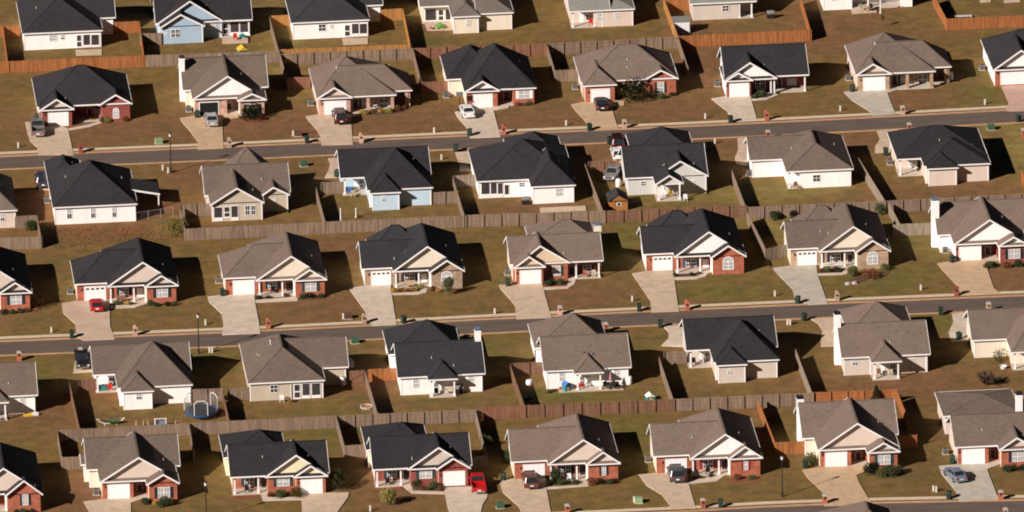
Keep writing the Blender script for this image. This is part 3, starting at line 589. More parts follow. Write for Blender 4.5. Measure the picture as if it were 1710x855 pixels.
# ------------------------------------------------------------------ ground, streets, drives
def ground_sheet():
    m, n, l, p = nodes_of('ground')
    p.inputs['Roughness'].default_value = 0.95; p.inputs['Specular IOR Level'].default_value = 0.1
    at = n.new('ShaderNodeVertexColor'); at.layer_name = 'soil'
    g = n.new('ShaderNodeNewGeometry')
    def noise(sc, det, rough=.65):
        t = n.new('ShaderNodeTexNoise'); t.inputs['Scale'].default_value = sc; t.inputs['Detail'].default_value = det; t.inputs['Roughness'].default_value = rough
        l.new(g.outputs['Position'], t.inputs['Vector']); return t.outputs['Fac']
    def mix(kind, fac, a, b):
        k = n.new('ShaderNodeMixRGB'); k.blend_type = kind
        for i, v in enumerate((fac, a, b)):
            if isinstance(v, (int, float)): k.inputs[i].default_value = v
            elif isinstance(v, tuple): k.inputs[i].default_value = (*v, 1)
            else: l.new(v, k.inputs[i])
        return k.outputs[0]
    def ramp(src, a, b, lo, hi):
        r = n.new('ShaderNodeValToRGB'); r.color_ramp.elements[0].position = lo; r.color_ramp.elements[1].position = hi
        r.color_ramp.elements[0].color = (*a, 1); r.color_ramp.elements[1].color = (*b, 1); l.new(src, r.inputs[0]); return r.outputs[0]
    c = at.outputs['Color']
    c = mix('MULTIPLY', 1.0, c, ramp(noise(.55, 5), (.68, .66, .62), (1.3, 1.27, 1.2), .28, .72))
    c = mix('MIX', ramp(noise(.16, 5, .7), (0, 0, 0), (.8, .8, .8), .52, .70), c, (.195, .098, .052))      # bare, rusty thatch
    c = mix('MIX', ramp(noise(.21, 4, .6), (.75, .75, .75), (0, 0, 0), .32, .47), c, (.112, .092, .032))   # greener
    c = mix('MULTIPLY', 1.0, c, ramp(noise(4.0, 3, .8), (.70, .70, .70), (1.3, 1.28, 1.22), .3, .7))
    l.new(c, p.inputs['Base Color'])
    bp = n.new('ShaderNodeBump'); bp.inputs['Strength'].default_value = .5; bp.inputs['Distance'].default_value = .08
    l.new(noise(3.0, 4), bp.inputs['Height']); l.new(bp.outputs[0], p.inputs['Normal'])
    MATS['ground'] = m
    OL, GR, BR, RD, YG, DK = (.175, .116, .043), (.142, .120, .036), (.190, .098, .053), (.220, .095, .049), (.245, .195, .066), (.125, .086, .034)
    patches = [  # photo position, radius in metres across and along, colour
        (130, 215, 14, 7, BR), (400, 210, 16, 8, BR), (600, 205, 14, 8, BR), (860, 200, 16, 8, BR), (1130, 185, 12, 7, BR), (1350, 175, 12, 7, OL), (1560, 160, 14, 8, BR),
        (1690, 235, 6, 18, YG), (1640, 150, 6, 10, GR), (180, 385, 14, 5, RD), (270, 350, 4, 8, RD), (60, 340, 5, 8, RD), (290, 375, 3, 4, YG), (330, 290, 6, 8, BR),
        (480, 290, 6, 6, BR), (900, 345, 10, 4, BR), (1120, 325, 8, 4, GR), (1330, 320, 14, 4, YG), (1560, 320, 14, 5, BR), (1000, 260, 6, 6, BR), (1210, 240, 6, 5, BR), (1420, 235, 6, 5, BR),
        (60, 440, 7, 12, OL), (340, 420, 8, 8, OL), (560, 420, 7, 8, BR), (800, 420, 8, 10, OL), (1030, 400, 6, 12, GR), (1270, 380, 5, 8, YG), (1500, 400, 6, 12, GR),
        (40, 540, 8, 6, OL), (280, 525, 9, 6, OL), (540, 515, 10, 5, BR), (770, 510, 10, 5, OL), (960, 495, 8, 6, BR), (1210, 485, 9, 6, GR), (1470, 470, 10, 7, GR), (1680, 470, 5, 6, BR),
        (90, 620, 5, 7, GR), (345, 600, 5, 4, GR), (610, 585, 6, 4, OL), (835, 580, 6, 6, GR), (1060, 580, 5, 5, GR), (1330, 560, 5, 5, OL), (1560, 540, 5, 5, GR),
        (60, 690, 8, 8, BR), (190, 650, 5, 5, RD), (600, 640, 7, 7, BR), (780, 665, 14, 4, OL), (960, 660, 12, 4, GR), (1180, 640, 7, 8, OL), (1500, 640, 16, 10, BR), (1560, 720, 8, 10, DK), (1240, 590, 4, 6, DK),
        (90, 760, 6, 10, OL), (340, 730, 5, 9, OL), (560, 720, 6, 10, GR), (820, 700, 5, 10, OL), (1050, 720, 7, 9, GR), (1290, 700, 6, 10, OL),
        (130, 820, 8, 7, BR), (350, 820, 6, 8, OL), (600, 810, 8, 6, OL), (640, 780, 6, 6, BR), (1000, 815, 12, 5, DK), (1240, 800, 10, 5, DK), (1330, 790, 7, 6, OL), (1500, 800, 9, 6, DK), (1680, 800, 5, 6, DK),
        (230, 40, 5, 10, OL), (440, 70, 4, 14, OL), (560, 75, 12, 3, BR), (780, 60, 10, 4, OL), (950, 55, 10, 4, BR), (1260, 35, 10, 3, OL), (1420, 40, 8, 8, BR), (1650, 15, 10, 8, DK), (1400, 75, 10, 4, BR), (240, 120, 7, 8, OL), (490, 130, 4, 6, YG), (1180, 110, 5, 12, BR)]
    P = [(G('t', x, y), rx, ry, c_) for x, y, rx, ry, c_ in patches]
    x0, x1, y0, y1, st = -95, 95, -82, 82, 1.25
    xs = [-4000, -1200, -400, -150] + [x0 + i * st for i in range(int((x1 - x0) / st) + 1)] + [150, 400, 1200, 4000]
    ys = [-1500, -400, -150] + [y0 + i * st for i in range(int((y1 - y0) / st) + 1)] + [150, 400, 1500, 6000]
    vs = [(x, y, 0) for y in ys for x in xs]; nx = len(xs)
    fs = [(j * nx + i, j * nx + i + 1, (j + 1) * nx + i + 1, (j + 1) * nx + i) for j in range(len(ys) - 1) for i in range(nx - 1)]
    me = bpy.data.meshes.new('ground'); me.from_pydata(vs, [], fs); me.update(); me.materials.append(m)
    ca = me.color_attributes.new('soil', 'FLOAT_COLOR', 'POINT')
    for i, (x, y, z) in enumerate(vs):
        c = Vector(OL); 
        if abs(x) < 130 and abs(y) < 130:
            for q, rx, ry, cc in P:
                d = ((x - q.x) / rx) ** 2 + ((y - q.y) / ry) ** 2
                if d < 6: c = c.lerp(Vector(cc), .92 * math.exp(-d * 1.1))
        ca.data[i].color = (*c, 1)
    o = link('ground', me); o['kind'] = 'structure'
ground_sheet()
mat('asphalt', (.118, .087, .069), .9, .22, .5, (.35, 2.2, 1)); mat('gutter', (.42, .255, .150), .9, .2, 1.0, (.4, 2, 1)); mat('walk', (.58, .47, .33), .85, .12, 1.2)
mat('strip', (.175, .098, .045), .95, .3, .8, col2=(.13, .105, .035))
def setting(name, mb, m): o = mb.obj(name, m); o['kind'] = 'structure'; return o
STREETS = [[(-420, 284), (0, 263), (420, 245), (729, 230.5), (1270, 207), (1710, 184), (2130, 162)],
           [(-420, 591), (0, 572), (440, 554), (860, 532.5), (1280, 513), (1710, 495), (2130, 477)],
           [(-420, 930), (0, 912), (700, 876), (1120, 857), (1270, 848.5), (1450, 842), (1710, 837), (2130, 830)]]
def smooth(pts, k=6):
    out = []
    for i in range(len(pts) - 1):
        p0, p1, p2, p3 = pts[max(0, i - 1)], pts[i], pts[i + 1], pts[min(len(pts) - 1, i + 2)]
        for j in range(k):
            t = j / k
            out.append(tuple(.5 * ((2 * p1[c]) + (-p0[c] + p2[c]) * t + (2 * p0[c] - 5 * p1[c] + 4 * p2[c] - p3[c]) * t * t + (-p0[c] + 3 * p1[c] - 3 * p2[c] + p3[c]) * t ** 3) for c in (0, 1)))
    return out + [pts[-1]]
def band(name, line, d0, d1, z, m, zb=-.05):
    mb = MB(); n = len(line)
    vs = []
    for p in line: vs += [(p[0], p[1] + d0, zb), (p[0], p[1] + d0, z), (p[0], p[1] + d1, z), (p[0], p[1] + d1, zb)]
    fs = []
    for i in range(n - 1):
        for a in range(3): fs.append((i * 4 + a, (i + 1) * 4 + a, (i + 1) * 4 + a + 1, i * 4 + a + 1))
    mb.add(vs, [f[::-1] for f in fs]); return setting(name, mb, m)
for st in STREETS:
    line = smooth([(lambda g_: (g_.x, g_.y))(G('t', *q)) for q in st])
    band('road', line, -4.9, 0, .03, 'asphalt')
    band('gutter', line, 0, .42, .035, 'gutter'); band('kerb', line, .42, .56, .10, 'gutter')
    band('verge', line, .56, 1.2, .05, 'strip'); band('pavement', line, 1.2, 2.15, .075, 'walk')
    band('gutter', line, -5.3, -4.9, .035, 'gutter'); band('kerb', line, -5.44, -5.3, .10, 'gutter')
for nm, c in (('drive_pale', (.55, .46, .36)), ('drive_tan', (.52, .40, .285)), ('drive_red', (.50, .35, .26)), ('drive_grey', (.46, .41, .33)), ('drive_gold', (.50, .35, .215))): 
    m = mat(nm, c, .85, .16, .7)
mat('drive_red', (.54, .42, .31), .85, .1, .28, col2=(.46, .29, .205), mid=.58); mat('pink_paving', (.50, .33, .26), .85, .12, .8)
def sheet(name, reg, pts, m, z=.115, zb=-.05, close=False):
    q = [(lambda g_: (g_.x, g_.y))(G(reg, *p)) for p in pts]
    a = sum(q[i][0] * q[(i + 1) % len(q)][1] - q[(i + 1) % len(q)][0] * q[i][1] for i in range(len(q)))
    if a < 0: q.reverse()
    return setting(name, MB().prism(q, zb, z), m)
for reg, m, pts in [
    ('a1', 'drive_tan', [(150, 730), (250, 722), (400, 765), (412, 800), (438, 925), (440, 925), (230, 925), (222, 880), (180, 843), (163, 790)]),
    ('b1', 'drive_gold', [(1070, -7), (1190, -25), (1418, -32), (1418, -10), (1322, 0), (1330, 172), (1176, 180), (1178, 135), (1130, 70), (1082, 15)]),
    ('a2', 'drive_tan', [(322, 695), (405, 684), (592, 683), (645, 670), (645, 690), (590, 700), (604, 862), (416, 868), (412, 815), (385, 770), (335, 715)]),
    ('a2', 'drive_pale', [(1210, 670), (1280, 640), (1465, 636), (1530, 628), (1530, 645), (1440, 660), (1482, 818), (1300, 825), (1290, 772), (1225, 700)]),
    ('a3', 'drive_gold', [(405, 625), (490, 608), (660, 600), (720, 605), (722, 628), (645, 640), (684, 768), (510, 775), (508, 755), (480, 712), (430, 660)]),
    ('a3', 'drive_pale', [(1240, 590), (1335, 575), (1475, 572), (1478, 600), (1513, 722), (1362, 730), (1358, 705), (1330, 660), (1270, 615)]),
    ('a4', 'drive_grey', [(495, 550), (585, 540), (765, 535), (808, 522), (808, 540), (755, 558), (803, 682), (663, 692), (655, 668), (610, 640), (545, 600)]),
    ('a4', 'pink_paving', [(1430, 510), (1640, 500), (1640, 660), (1470, 665), (1460, 640), (1480, 620)]),
    ('b2', 'drive_tan', [(455, 232), (545, 228), (545, 345), (435, 348), (460, 300), (468, 265)]),
    ('b2', 'drive_tan', [(1212, 197), (1380, 188), (1380, 305), (1235, 308), (1238, 270)]),
    ('b3', 'drive_tan', [(1395, 183), (1500, 180), (1500, 362), (1385, 335), (1380, 300), (1400, 250), (1398, 215)]),
    ('b4', 'drive_tan', [(693, 175), (820, 168), (820, 300), (680, 306), (682, 270), (712, 225)]),
    ('b1', 'drive_tan', [(225, 335), (235, 318), (300, 316), (300, 420), (230, 420)]),
    ('b3', 'drive_tan', [(640, 228), (720, 224), (720, 330), (650, 330)]),
    ('c1', 'drive_red', [(368, 490), (460, 474), (640, 470), (652, 500), (655, 625), (684, 703), (500, 712), (458, 690), (448, 612), (375, 545)]),
    ('c1', 'drive_pale', [(1235, 450), (1355, 436), (1517, 430), (1517, 480), (1542, 610), (1549, 668), (1322, 678), (1330, 610), (1318, 550), (1244, 480)]),
    ('c2', 'drive_pale', [(580, 436), (675, 420), (828, 415), (832, 460), (863, 652), (722, 660), (690, 618), (675, 570), (600, 465)]),
    ('c3', 'drive_tan', [(-25, 488), (78, 482), (232, 476), (240, 510), (288, 682), (80, 690), (72, 610), (40, 570), (-15, 510)]),
    ('c3', 'drive_tan', [(768, 420), (848, 406), (1010, 400), (1017, 440), (1047, 644), (884, 650), (876, 580), (850, 540), (782, 440)]),
    ('c4', 'drive_grey', [(75, 458), (165, 446), (332, 440), (337, 490), (400, 670), (300, 676), (210, 655), (190, 582), (90, 480)]),
    ('c4', 'drive_gold', [(1052, 430), (1163, 414), (1318, 408), (1412, 395), (1415, 412), (1335, 425), (1390, 580), (1430, 612), (1200, 618), (1168, 560), (1075, 460)]),
    ('d1', 'drive_tan', [(435, 370), (450, 275), (556, 272), (556, 362)]),
    ('d3', 'drive_pale', [(942, 278), (985, 235), (985, 195), (950, 162), (1080, 158), (1085, 285)]),
    ('d4', 'drive_tan', [(360, 353), (358, 290), (372, 265), (340, 215), (300, 192), (450, 184), (452, 352)]),
    ('d4', 'drive_pale', [(1135, 322), (1120, 270), (1148, 210), (1140, 160), (1260, 150), (1270, 320)]),
    ('d2', 'drive_pale', [(562, 262), (608, 296), (612, 332), (562, 335)]),
    ('e1', 'drive_tan', [(542, 772), (665, 756), (838, 752), (950, 725), (962, 738), (850, 780), (850, 880), (600, 880), (580, 836)]),
    ('e2', 'drive_tan', [(322, 722), (480, 715), (632, 712), (625, 745), (560, 836), (545, 900), (335, 900), (328, 820)]),
    ('e2', 'drive_pale', [(1250, 682), (1410, 674), (1532, 690), (1530, 745), (1500, 790), (1480, 880), (1300, 880), (1270, 800)]),
    ('e3', 'drive_tan', [(-25, 635), (75, 622), (278, 618), (282, 690), (312, 850), (125, 850), (100, 800), (0, 712)]),
    ('e3', 'drive_tan', [(882, 598), (1000, 586), (1192, 582), (1200, 640), (1252, 815), (1082, 820), (1080, 790), (1030, 725), (930, 665)]),
    ('e4', 'drive_gold', [(272, 566), (388, 548), (560, 542), (680, 520), (690, 535), (685, 575), (622, 600), (640, 650), (724, 790), (415, 800), (405, 710), (300, 610)]),
    ('e4', 'drive_grey', [(1158, 540), (1280, 530), (1480, 524), (1550, 512), (1552, 530), (1472, 560), (1480, 590), (1545, 755), (1290, 768), (1268, 705), (1175, 590)])]:
    sheet('driveway', reg, pts, m)
for reg, pts in [
    ('c1', [(655, 503), (800, 498), (876, 472), (878, 490), (805, 513), (656, 519)]), ('c2', [(20, 506), (272, 484), (274, 508), (26, 520)]),
    ('c2', [(836, 462), (995, 455), (1030, 430), (1046, 428), (1040, 460), (998, 470), (838, 474)]), ('c3', [(1019, 441), (1150, 436), (1195, 412), (1225, 408), (1205, 436), (1155, 450), (1021, 456)]),
    ('c3', [(240, 501), (380, 494), (395, 455), (436, 448), (425, 482), (388, 506), (242, 515)]), ('c4', [(338, 489), (485, 484), (514, 455), (527, 455), (518, 490), (490, 496), (340, 501)]),
    ('e3', [(284, 676), (490, 664), (497, 640), (555, 638), (555, 670), (286, 690)]), ('e3', [(1202, 641), (1290, 620), (1400, 588), (1465, 582), (1390, 636), (1204, 655)]),
    ('e2', [(60, 712), (105, 702), (106, 742), (326, 740), (327, 758), (75, 766)]), ('e2', [(985, 672), (1040, 662), (1048, 700), (1252, 706), (1254, 721), (1040, 716)]),
    ('a1', [(405, 768), (530, 742), (604, 722), (606, 735), (540, 756), (410, 778)]), ('a3', [(1477, 590), (1560, 582), (1630, 560), (1640, 566), (1570, 594), (1480, 601)])]:
    sheet('path', reg, pts, 'drive_pale', .08)
for reg, pts in [('a1', [(450, 300), (605, 296), (605, 328), (452, 332)]), ('a2', [(540, 232), (692, 228), (692, 262), (546, 268)]), ('a2', [(1030, 140), (1200, 136), (1204, 180), (1046, 184)]),
                 ('b3', [(220, 598), (490, 586), (495, 612), (220, 626)]), ('d3', [(330, 532), (715, 518), (717, 540), (332, 556)]), ('b3', [(928, 540), (1062, 534), (1064, 552), (930, 558)]),
                 ('b4', [(832, 405), (970, 400), (985, 432), (838, 440)]), ('d2', [(1068, 500), (1216, 494), (1216, 508), (1070, 516)]), ('d4', [(680, 540), (826, 534), (826, 548), (682, 554)]),
                 ('a4', [(540, 60), (690, 52), (690, 75), (545, 85)]), ('a4', [(1305, -5), (1375, -8), (1370, 12), (1305, 16)]), ('a4', [(1450, -8), (1550, -12), (1545, 12), (1448, 18)])]:
    sheet('patio', reg, pts, 'drive_tan', .10)
sheet('deck', 'a1', [(1322, 232), (1476, 226), (1476, 256), (1324, 262)], 'drive_tan', .22)
mat('mulchred', (.22, .06, .03), .95, .3, 3.0); mat('mulchbrown', (.10, .05, .032), .95, .3, 3.0)
for reg, m, pts in [
    ('a1', 'mulchred', [(1425, 712), (1440, 698), (1575, 694), (1590, 705), (1540, 722), (1450, 728)]), ('a2', 'mulchbrown', [(640, 672), (655, 652), (920, 640), (935, 655), (880, 672), (700, 686)]),
    ('c1', 'mulchred', [(0, 532), (180, 524), (240, 516), (210, 536), (100, 546), (0, 548)]), ('c2', 'mulchbrown', [(838, 452), (1000, 444), (1025, 425), (1020, 440), (990, 455), (838, 461)]), ('c2', 'mulchbrown', [(1058, 442), (1256, 436), (1258, 446), (1060, 452)]),
    ('c3', 'mulchred', [(240, 487), (380, 482), (392, 462), (390, 485), (375, 493), (240, 500)]), ('c3', 'mulchbrown', [(1018, 422), (1180, 412), (1190, 416), (1150, 434), (1018, 440)]),
    ('c4', 'mulchbrown', [(338, 468), (500, 462), (513, 466), (484, 482), (338, 487)]), ('c4', 'mulchbrown', [(510, 540), (570, 510), (760, 475), (765, 490), (640, 522), (560, 552), (515, 552)]),
    ('e1', 'mulchbrown', [(900, 772), (980, 760), (1152, 770), (1180, 780), (1080, 795), (960, 790)]), ('e2', 'mulchred', [(108, 724), (290, 720), (322, 722), (322, 738), (106, 741)]), ('e2', 'mulchbrown', [(1040, 680), (1060, 668), (1240, 674), (1248, 700), (1080, 700)]),
    ('e2', 'mulchred', [(820, 682), (980, 672), (985, 690), (830, 696)]), ('e2', 'mulchred', [(-130, 738), (40, 724), (45, 738), (-110, 752)]), ('e3', 'mulchred', [(1250, 618), (1375, 594), (1385, 606), (1270, 632)]), ('e3', 'mulchred', [(1470, 626), (1665, 618), (1680, 632), (1490, 642)]),
    ('e3', 'mulchbrown', [(555, 648), (745, 640), (750, 652), (560, 662)]), ('e4', 'mulchbrown', [(690, 572), (890, 560), (960, 560), (900, 590), (760, 605), (700, 590)]), ('e4', 'mulchbrown', [(1560, 560), (1720, 552), (1720, 572), (1580, 575)]),
    ('c2', 'mulchbrown', [(272, 490), (436, 486), (440, 496), (276, 502)]), ('c1', 'mulchbrown', [(876, 492), (1050, 488), (1052, 496), (878, 502)])]:
    sheet('mulch_bed', reg, pts, m, .055)
# ------------------------------------------------------------------ fences
def fencemat(name, col):
    m, n, l, p = nodes_of(name)
    p.inputs['Roughness'].default_value = .9; p.inputs['Specular IOR Level'].default_value = .15
    g = n.new('ShaderNodeNewGeometry'); mp = n.new('ShaderNodeMapping'); mp.inputs['Scale'].default_value = (5.5, 5.5, .35)
    t = n.new('ShaderNodeTexNoise'); t.inputs['Scale'].default_value = 1; t.inputs['Detail'].default_value = 3
    l.new(g.outputs['Position'], mp.inputs[0]); l.new(mp.outputs[0], t.inputs['Vector'])
    r = n.new('ShaderNodeValToRGB'); r.color_ramp.elements[0].position = .3; r.color_ramp.elements[1].position = .7
    r.color_ramp.elements[0].color = (*[v * .62 for v in col], 1); r.color_ramp.elements[1].color = (*[v * 1.3 for v in col], 1)
    l.new(t.outputs['Fac'], r.inputs[0]); l.new(r.outputs[0], p.inputs['Base Color']); MATS[name] = m
fencemat('fgrey', (.24, .172, .122)); fencemat('fbrown', (.20, .108, .067)); fencemat('forange', (.34, .130, .045)); fencemat('fyellow', (.40, .195, .060)); fencemat('fred', (.23, .110, .066)); fencemat('fpale', (.27, .215, .16))
CW = dict(fgrey='weathered grey', fbrown='brown', forange='orange stained', fyellow='yellow cedar', fred='reddish brown', fpale='pale grey')
POST = {}
def fence(m, where, a, b, posts=False, hgt=1.85, gate=False, noun=None):
    (ra, xa, ya), (rb, xb, yb) = a, b
    A, B = G(ra, xa, ya), G(rb, xb, yb)
    L = (B - A).length; ang = math.atan2(B.y - A.y, B.x - A.x)
    where = where if noun != 'short fence' or 'join' in where else 'closing ' + where.replace('left of', 'the left of').replace('right of', 'the right of')
    noun = noun or ('gate section' if gate else 'plank fence')
    root = thing('wooden_fence', f'{CW[m]} {noun} {where}', 'fence', A, ang, 'wooden fences round the back yards')
    mb = MB(); n = max(2, int(L / .15)); w_ = L / n
    bw = 0
    for i in range(n):
        hh = hgt + rnd.uniform(-.035, .035); dz = rnd.uniform(-.008, .008)
        x0 = i * w_ + .006; x1 = (i + 1) * w_ - .006
        mb.add([(x0, dz - .012, .03), (x1, dz - .012, .03), (x1, dz + .012, .03), (x0, dz + .012, .03), (x0, dz - .012, hh - .05), (x0 + .03, dz - .012, hh), (x1 - .03, dz - .012, hh), (x1, dz - .012, hh - .05),
                (x0, dz + .012, hh - .05), (x0 + .03, dz + .012, hh), (x1 - .03, dz + .012, hh), (x1, dz + .012, hh - .05)],
               [(0, 1, 7, 6, 5, 4), (3, 8, 9, 10, 11, 2), (0, 4, 8, 3), (1, 2, 11, 7), (4, 5, 9, 8), (5, 6, 10, 9), (6, 7, 11, 10)])
    mb.obj('board_panel', m, root)
    s = -1 if posts else 1
    rm = MB()
    for z in (.35, .95, 1.55): rm.box(0, s * .02 if s > 0 else -.06, z, L, .06 if s > 0 else -.02, z + .09)
    rm.obj('rail', m, root)
    k = max(1, round(L / 2.45))
    key = (m, posts)
    if key not in POST: POST[key] = MB().box(-.055, -.055, -.1, .055, .055, hgt + (.02 if posts else -.12)).mesh('post', m)
    for i in range(k + 1): link('post', POST[key], root, (L * i / k, s * .115, 0))
    if gate:
        MB().bar((.1, -.05, .3), (L - .1, -.05, 1.5), .1, .04).box(.05, -.07, .25, .15, -.03, 1.7).box(L - .15, -.07, .25, L - .05, -.03, 1.7).obj('gate_brace', m, root)
    return root
def R(k): return HOUSES[k]['ref']
def F(*a, **k): return fence(*a, **k)
# top row yards
F('forange', 'behind ' + R('A1'), ('a1', -60, 440), ('a1', 856, 401))
F('forange', 'left of ' + R('H01'), ('a1', 20, 222), ('a1', 48, 436)); F('forange', 'right of ' + R('H01'), ('a1', 832, 196), ('a1', 858, 400)); F('forange', 'joining right wall of ' + R('H01'), ('a1', 668, 202), ('a1', 830, 196), noun='short fence')
F('forange', 'joining left wall of ' + R('H01'), ('a1', -40, 226), ('a1', 122, 222), noun='short fence')
F('fgrey', 'behind ' + R('H02'), ('a1', 862, 400), ('a2', 165, 373)); F('fgrey', 'left of ' + R('H03'), ('a2', 108, 170), ('a2', 164, 372)); F('fyellow', 'joining left wall of ' + R('H03'), ('a2', 110, 165), ('a2', 232, 158), noun='short fence')
F('fgrey', 'joining left wall of ' + R('H02'), ('a1', 835, 270), ('a1', 962, 266), noun='short fence')
F('fyellow', 'behind ' + R('H03'), ('a2', 168, 366), ('a2', 946, 334)); F('fyellow', 'right of ' + R('H03'), ('a2', 903, 122), ('a2', 946, 332)); F('fyellow', 'joining right wall of ' + R('H03'), ('a2', 765, 128), ('a2', 900, 120), noun='short fence')
F('fgrey', 'with posts behind ' + R('A3'), ('a2', 170, 392), ('a2', 955, 357), posts=True); F('fgrey', 'left of ' + R('A3'), ('a2', 172, 394), ('a2', 214, 540)); F('fred', 'left of ' + R('A3'), ('a2', 212, 534), ('a2', 352, 527), noun='short fence')
F('fgrey', 'right of ' + R('A3'), ('a2', 962, 360), ('a2', 1012, 556)); F('fred', 'left of ' + R('A4'), ('a2', 1012, 560), ('a2', 1170, 552), noun='short fence')
F('fred', 'with posts behind ' + R('A4'), ('a2', 960, 358), ('a3', 258, 332), posts=True); F('fgrey', 'with posts behind ' + R('A5'), ('a3', 262, 330), ('a3', 1040, 288), posts=True)
F('fgrey', 'right of ' + R('A4'), ('a3', 262, 332), ('a3', 308, 486)); F('fgrey', 'left of ' + R('A5'), ('a3', 310, 490), ('a3', 440, 484), noun='short fence'); F('fgrey', 'right of ' + R('A5'), ('a3', 1042, 290), ('a3', 1098, 460))
F('forange', 'behind ' + R('H06'), ('a3', 1046, 285), ('a4', 295, 246)); F('fyellow', 'left of ' + R('H06'), ('a3', 955, 50), ('a3', 1042, 284)); F('forange', 'right of ' + R('H06'), ('a4', 235, 30), ('a4', 297, 245)); F('forange', 'joining left wall of ' + R('H06'), ('a3', 965, 70), ('a3', 1112, 64), noun='short fence')
F('forange', 'behind the yard in the top right corner', ('a4', 1106, 182), ('a4', 1700, 155)); F('forange', 'left of the yard in the top right corner', ('a4', 1025, 30), ('a4', 1106, 180))
# upper block
F('fgrey', 'behind ' + R('B0'), ('b1', -200, 782), ('b1', 246, 768)); F('fgrey', 'right of ' + R('B0'), ('b1', 222, 642), ('b1', 246, 766)); F('fgrey', 'right of ' + R('B0'), ('b1', 92, 648), ('b1', 222, 640), noun='short fence')
F('fgrey', 'behind ' + R('B2'), ('b1', 1104, 722), ('b2', 440, 680)); F('fgrey', 'left of ' + R('B2'), ('b1', 1072, 588), ('b1', 1102, 720)); F('fgrey', 'left of ' + R('B2'), ('b1', 1072, 580), ('b1', 1262, 570), gate=False, noun='short fence', posts=True)
F('fgrey', 'behind ' + R('B3'), ('b2', 442, 680), ('b2', 1266, 642)); F('fgrey', 'left of ' + R('B3'), ('b2', 385, 475), ('b2', 440, 678)); F('fgrey', 'left of ' + R('B3'), ('b2', 415, 445), ('b2', 548, 440), noun='short fence', posts=True); F('fgrey', 'right of ' + R('B3'), ('b2', 1072, 505), ('b2', 1232, 498), noun='short fence', posts=True)
F('fgrey', 'right of ' + R('B3'), ('b2', 1198, 408), ('b2', 1268, 640)); F('fpale', 'left of ' + R('B4'), ('b2', 1206, 405), ('b2', 1352, 398), noun='short fence', posts=True)
F('fgrey', 'with posts behind ' + R('B4'), ('b2', 1278, 640), ('b3', 606, 686), posts=True); F('fgrey', 'right of ' + R('B4'), ('b3', 488, 405), ('b3', 594, 680)); F('fbrown', 'left of ' + R('B5'), ('b3', 508, 392), ('b3', 690, 384), noun='short fence', posts=True)
F('fbrown', 'with posts behind ' + R('B5'), ('b3', 610, 686), ('b3', 1448, 652), posts=True); F('fgrey', 'right of ' + R('B5'), ('b3', 1362, 440), ('b3', 1440, 650)); F('fgrey', 'right of ' + R('C5'), ('c3', 1452, 120), ('c3', 1562, 340))
F('fpale', 'left of ' + R('C6'), ('c3', 1562, 345), ('c4', 168, 385), noun='short fence')
F('fgrey', 'with posts behind ' + R('B6'), ('b4', -85, 700), ('b4', 742, 662), posts=True); F('fpale', 'right of ' + R('B6'), ('b4', 582, 405), ('b4', 740, 660)); F('fgrey', 'with posts behind ' + R('B7'), ('b4', 744, 662), ('b4', 1750, 610), posts=True)
F('fpale', 'right of ' + R('C6'), ('c4', 762, 135), ('c4', 826, 258)); F('fpale', 'left of ' + R('C7'), ('c4', 790, 268), ('c4', 1030, 258), noun='short fence'); F('forange', 'right of ' + R('B7'), ('b4', 1550, 470), ('b4', 1590, 560))
# middle block
F('fbrown', 'left of ' + R('D1'), ('d1', 412, 480), ('d1', 474, 762)); F('fbrown', 'left of ' + R('D1'), ('d1', 470, 480), ('d1', 582, 474), noun='short fence', posts=True)
F('fgrey', 'behind ' + R('D1'), ('e1', 378, 388), ('e1', 1236, 340)); F('fgrey', 'behind ' + R('D2'), ('e1', 1240, 340), ('e2', 552, 292))
F('fgrey', 'left of ' + R('E1'), ('e1', 374, 388), ('e1', 402, 555)); F('fgrey', 'left of ' + R('E1'), ('e1', 398, 565), ('e1', 552, 558), noun='short fence'); F('fgrey', 'right of ' + R('E1'), ('e1', 1230, 342), ('e1', 1256, 512))
F('fbrown', 'right of ' + R('D1'), ('d1', 1326, 545), ('d1', 1364, 716)); F('fgrey', 'right of ' + R('D1'), ('d1', 1136, 540), ('d1', 1326, 532), noun='short fence', posts=True); F('fgrey', 'left of ' + R('D2'), ('d1', 1356, 534), ('d1', 1492, 526), noun='short fence', posts=True)
F('fgrey', 'right of ' + R('D2'), ('d2', 678, 432), ('d2', 748, 672)); F('fbrown', 'with gate, right of ' + R('D2'), ('d2', 566, 430), ('d2', 676, 424), gate=True, noun='short fence'); F('forange', 'left of ' + R('D3'), ('d2', 694, 420), ('d2', 885, 410), noun='short fence')
F('fgrey', 'with posts behind ' + R('D3'), ('e2', 556, 294), ('e2', 1452, 252), posts=True); F('fgrey', 'left of ' + R('E3'), ('e2', 552, 298), ('e2', 604, 484)); F('fgrey', 'left of ' + R('E3'), ('e2', 606, 488), ('e2', 778, 478), noun='short fence'); F('fpale', 'right of ' + R('E3'), ('e2', 1456, 256), ('e2', 1522, 536)); F('fgrey', 'right of ' + R('E3'), ('e2', 1412, 560), ('e2', 1522, 552), noun='short fence')
F('fred', 'behind the yard right of ' + R('D3'), ('d2', 1342, 650), ('d3', 132, 706)); F('fbrown', 'with posts behind ' + R('D4'), ('d3', 134, 706), ('d3', 1016, 668), posts=True); F('fgrey', 'with posts behind ' + R('D5'), ('d3', 1020, 668), ('d4', 314, 702), posts=True)
F('fbrown', 'left of ' + R('D4'), ('d3', 42, 458), ('d3', 128, 704)); F('fbrown', 'left of ' + R('D4'), ('d3', 52, 455), ('d3', 258, 446), noun='short fence', posts=True); F('fgrey', 'right of ' + R('D4'), ('d3', 928, 415), ('d3', 1012, 664)); F('fgrey', 'left of ' + R('D5'), ('d3', 958, 388), ('d3', 1090, 382), noun='short fence', posts=True)
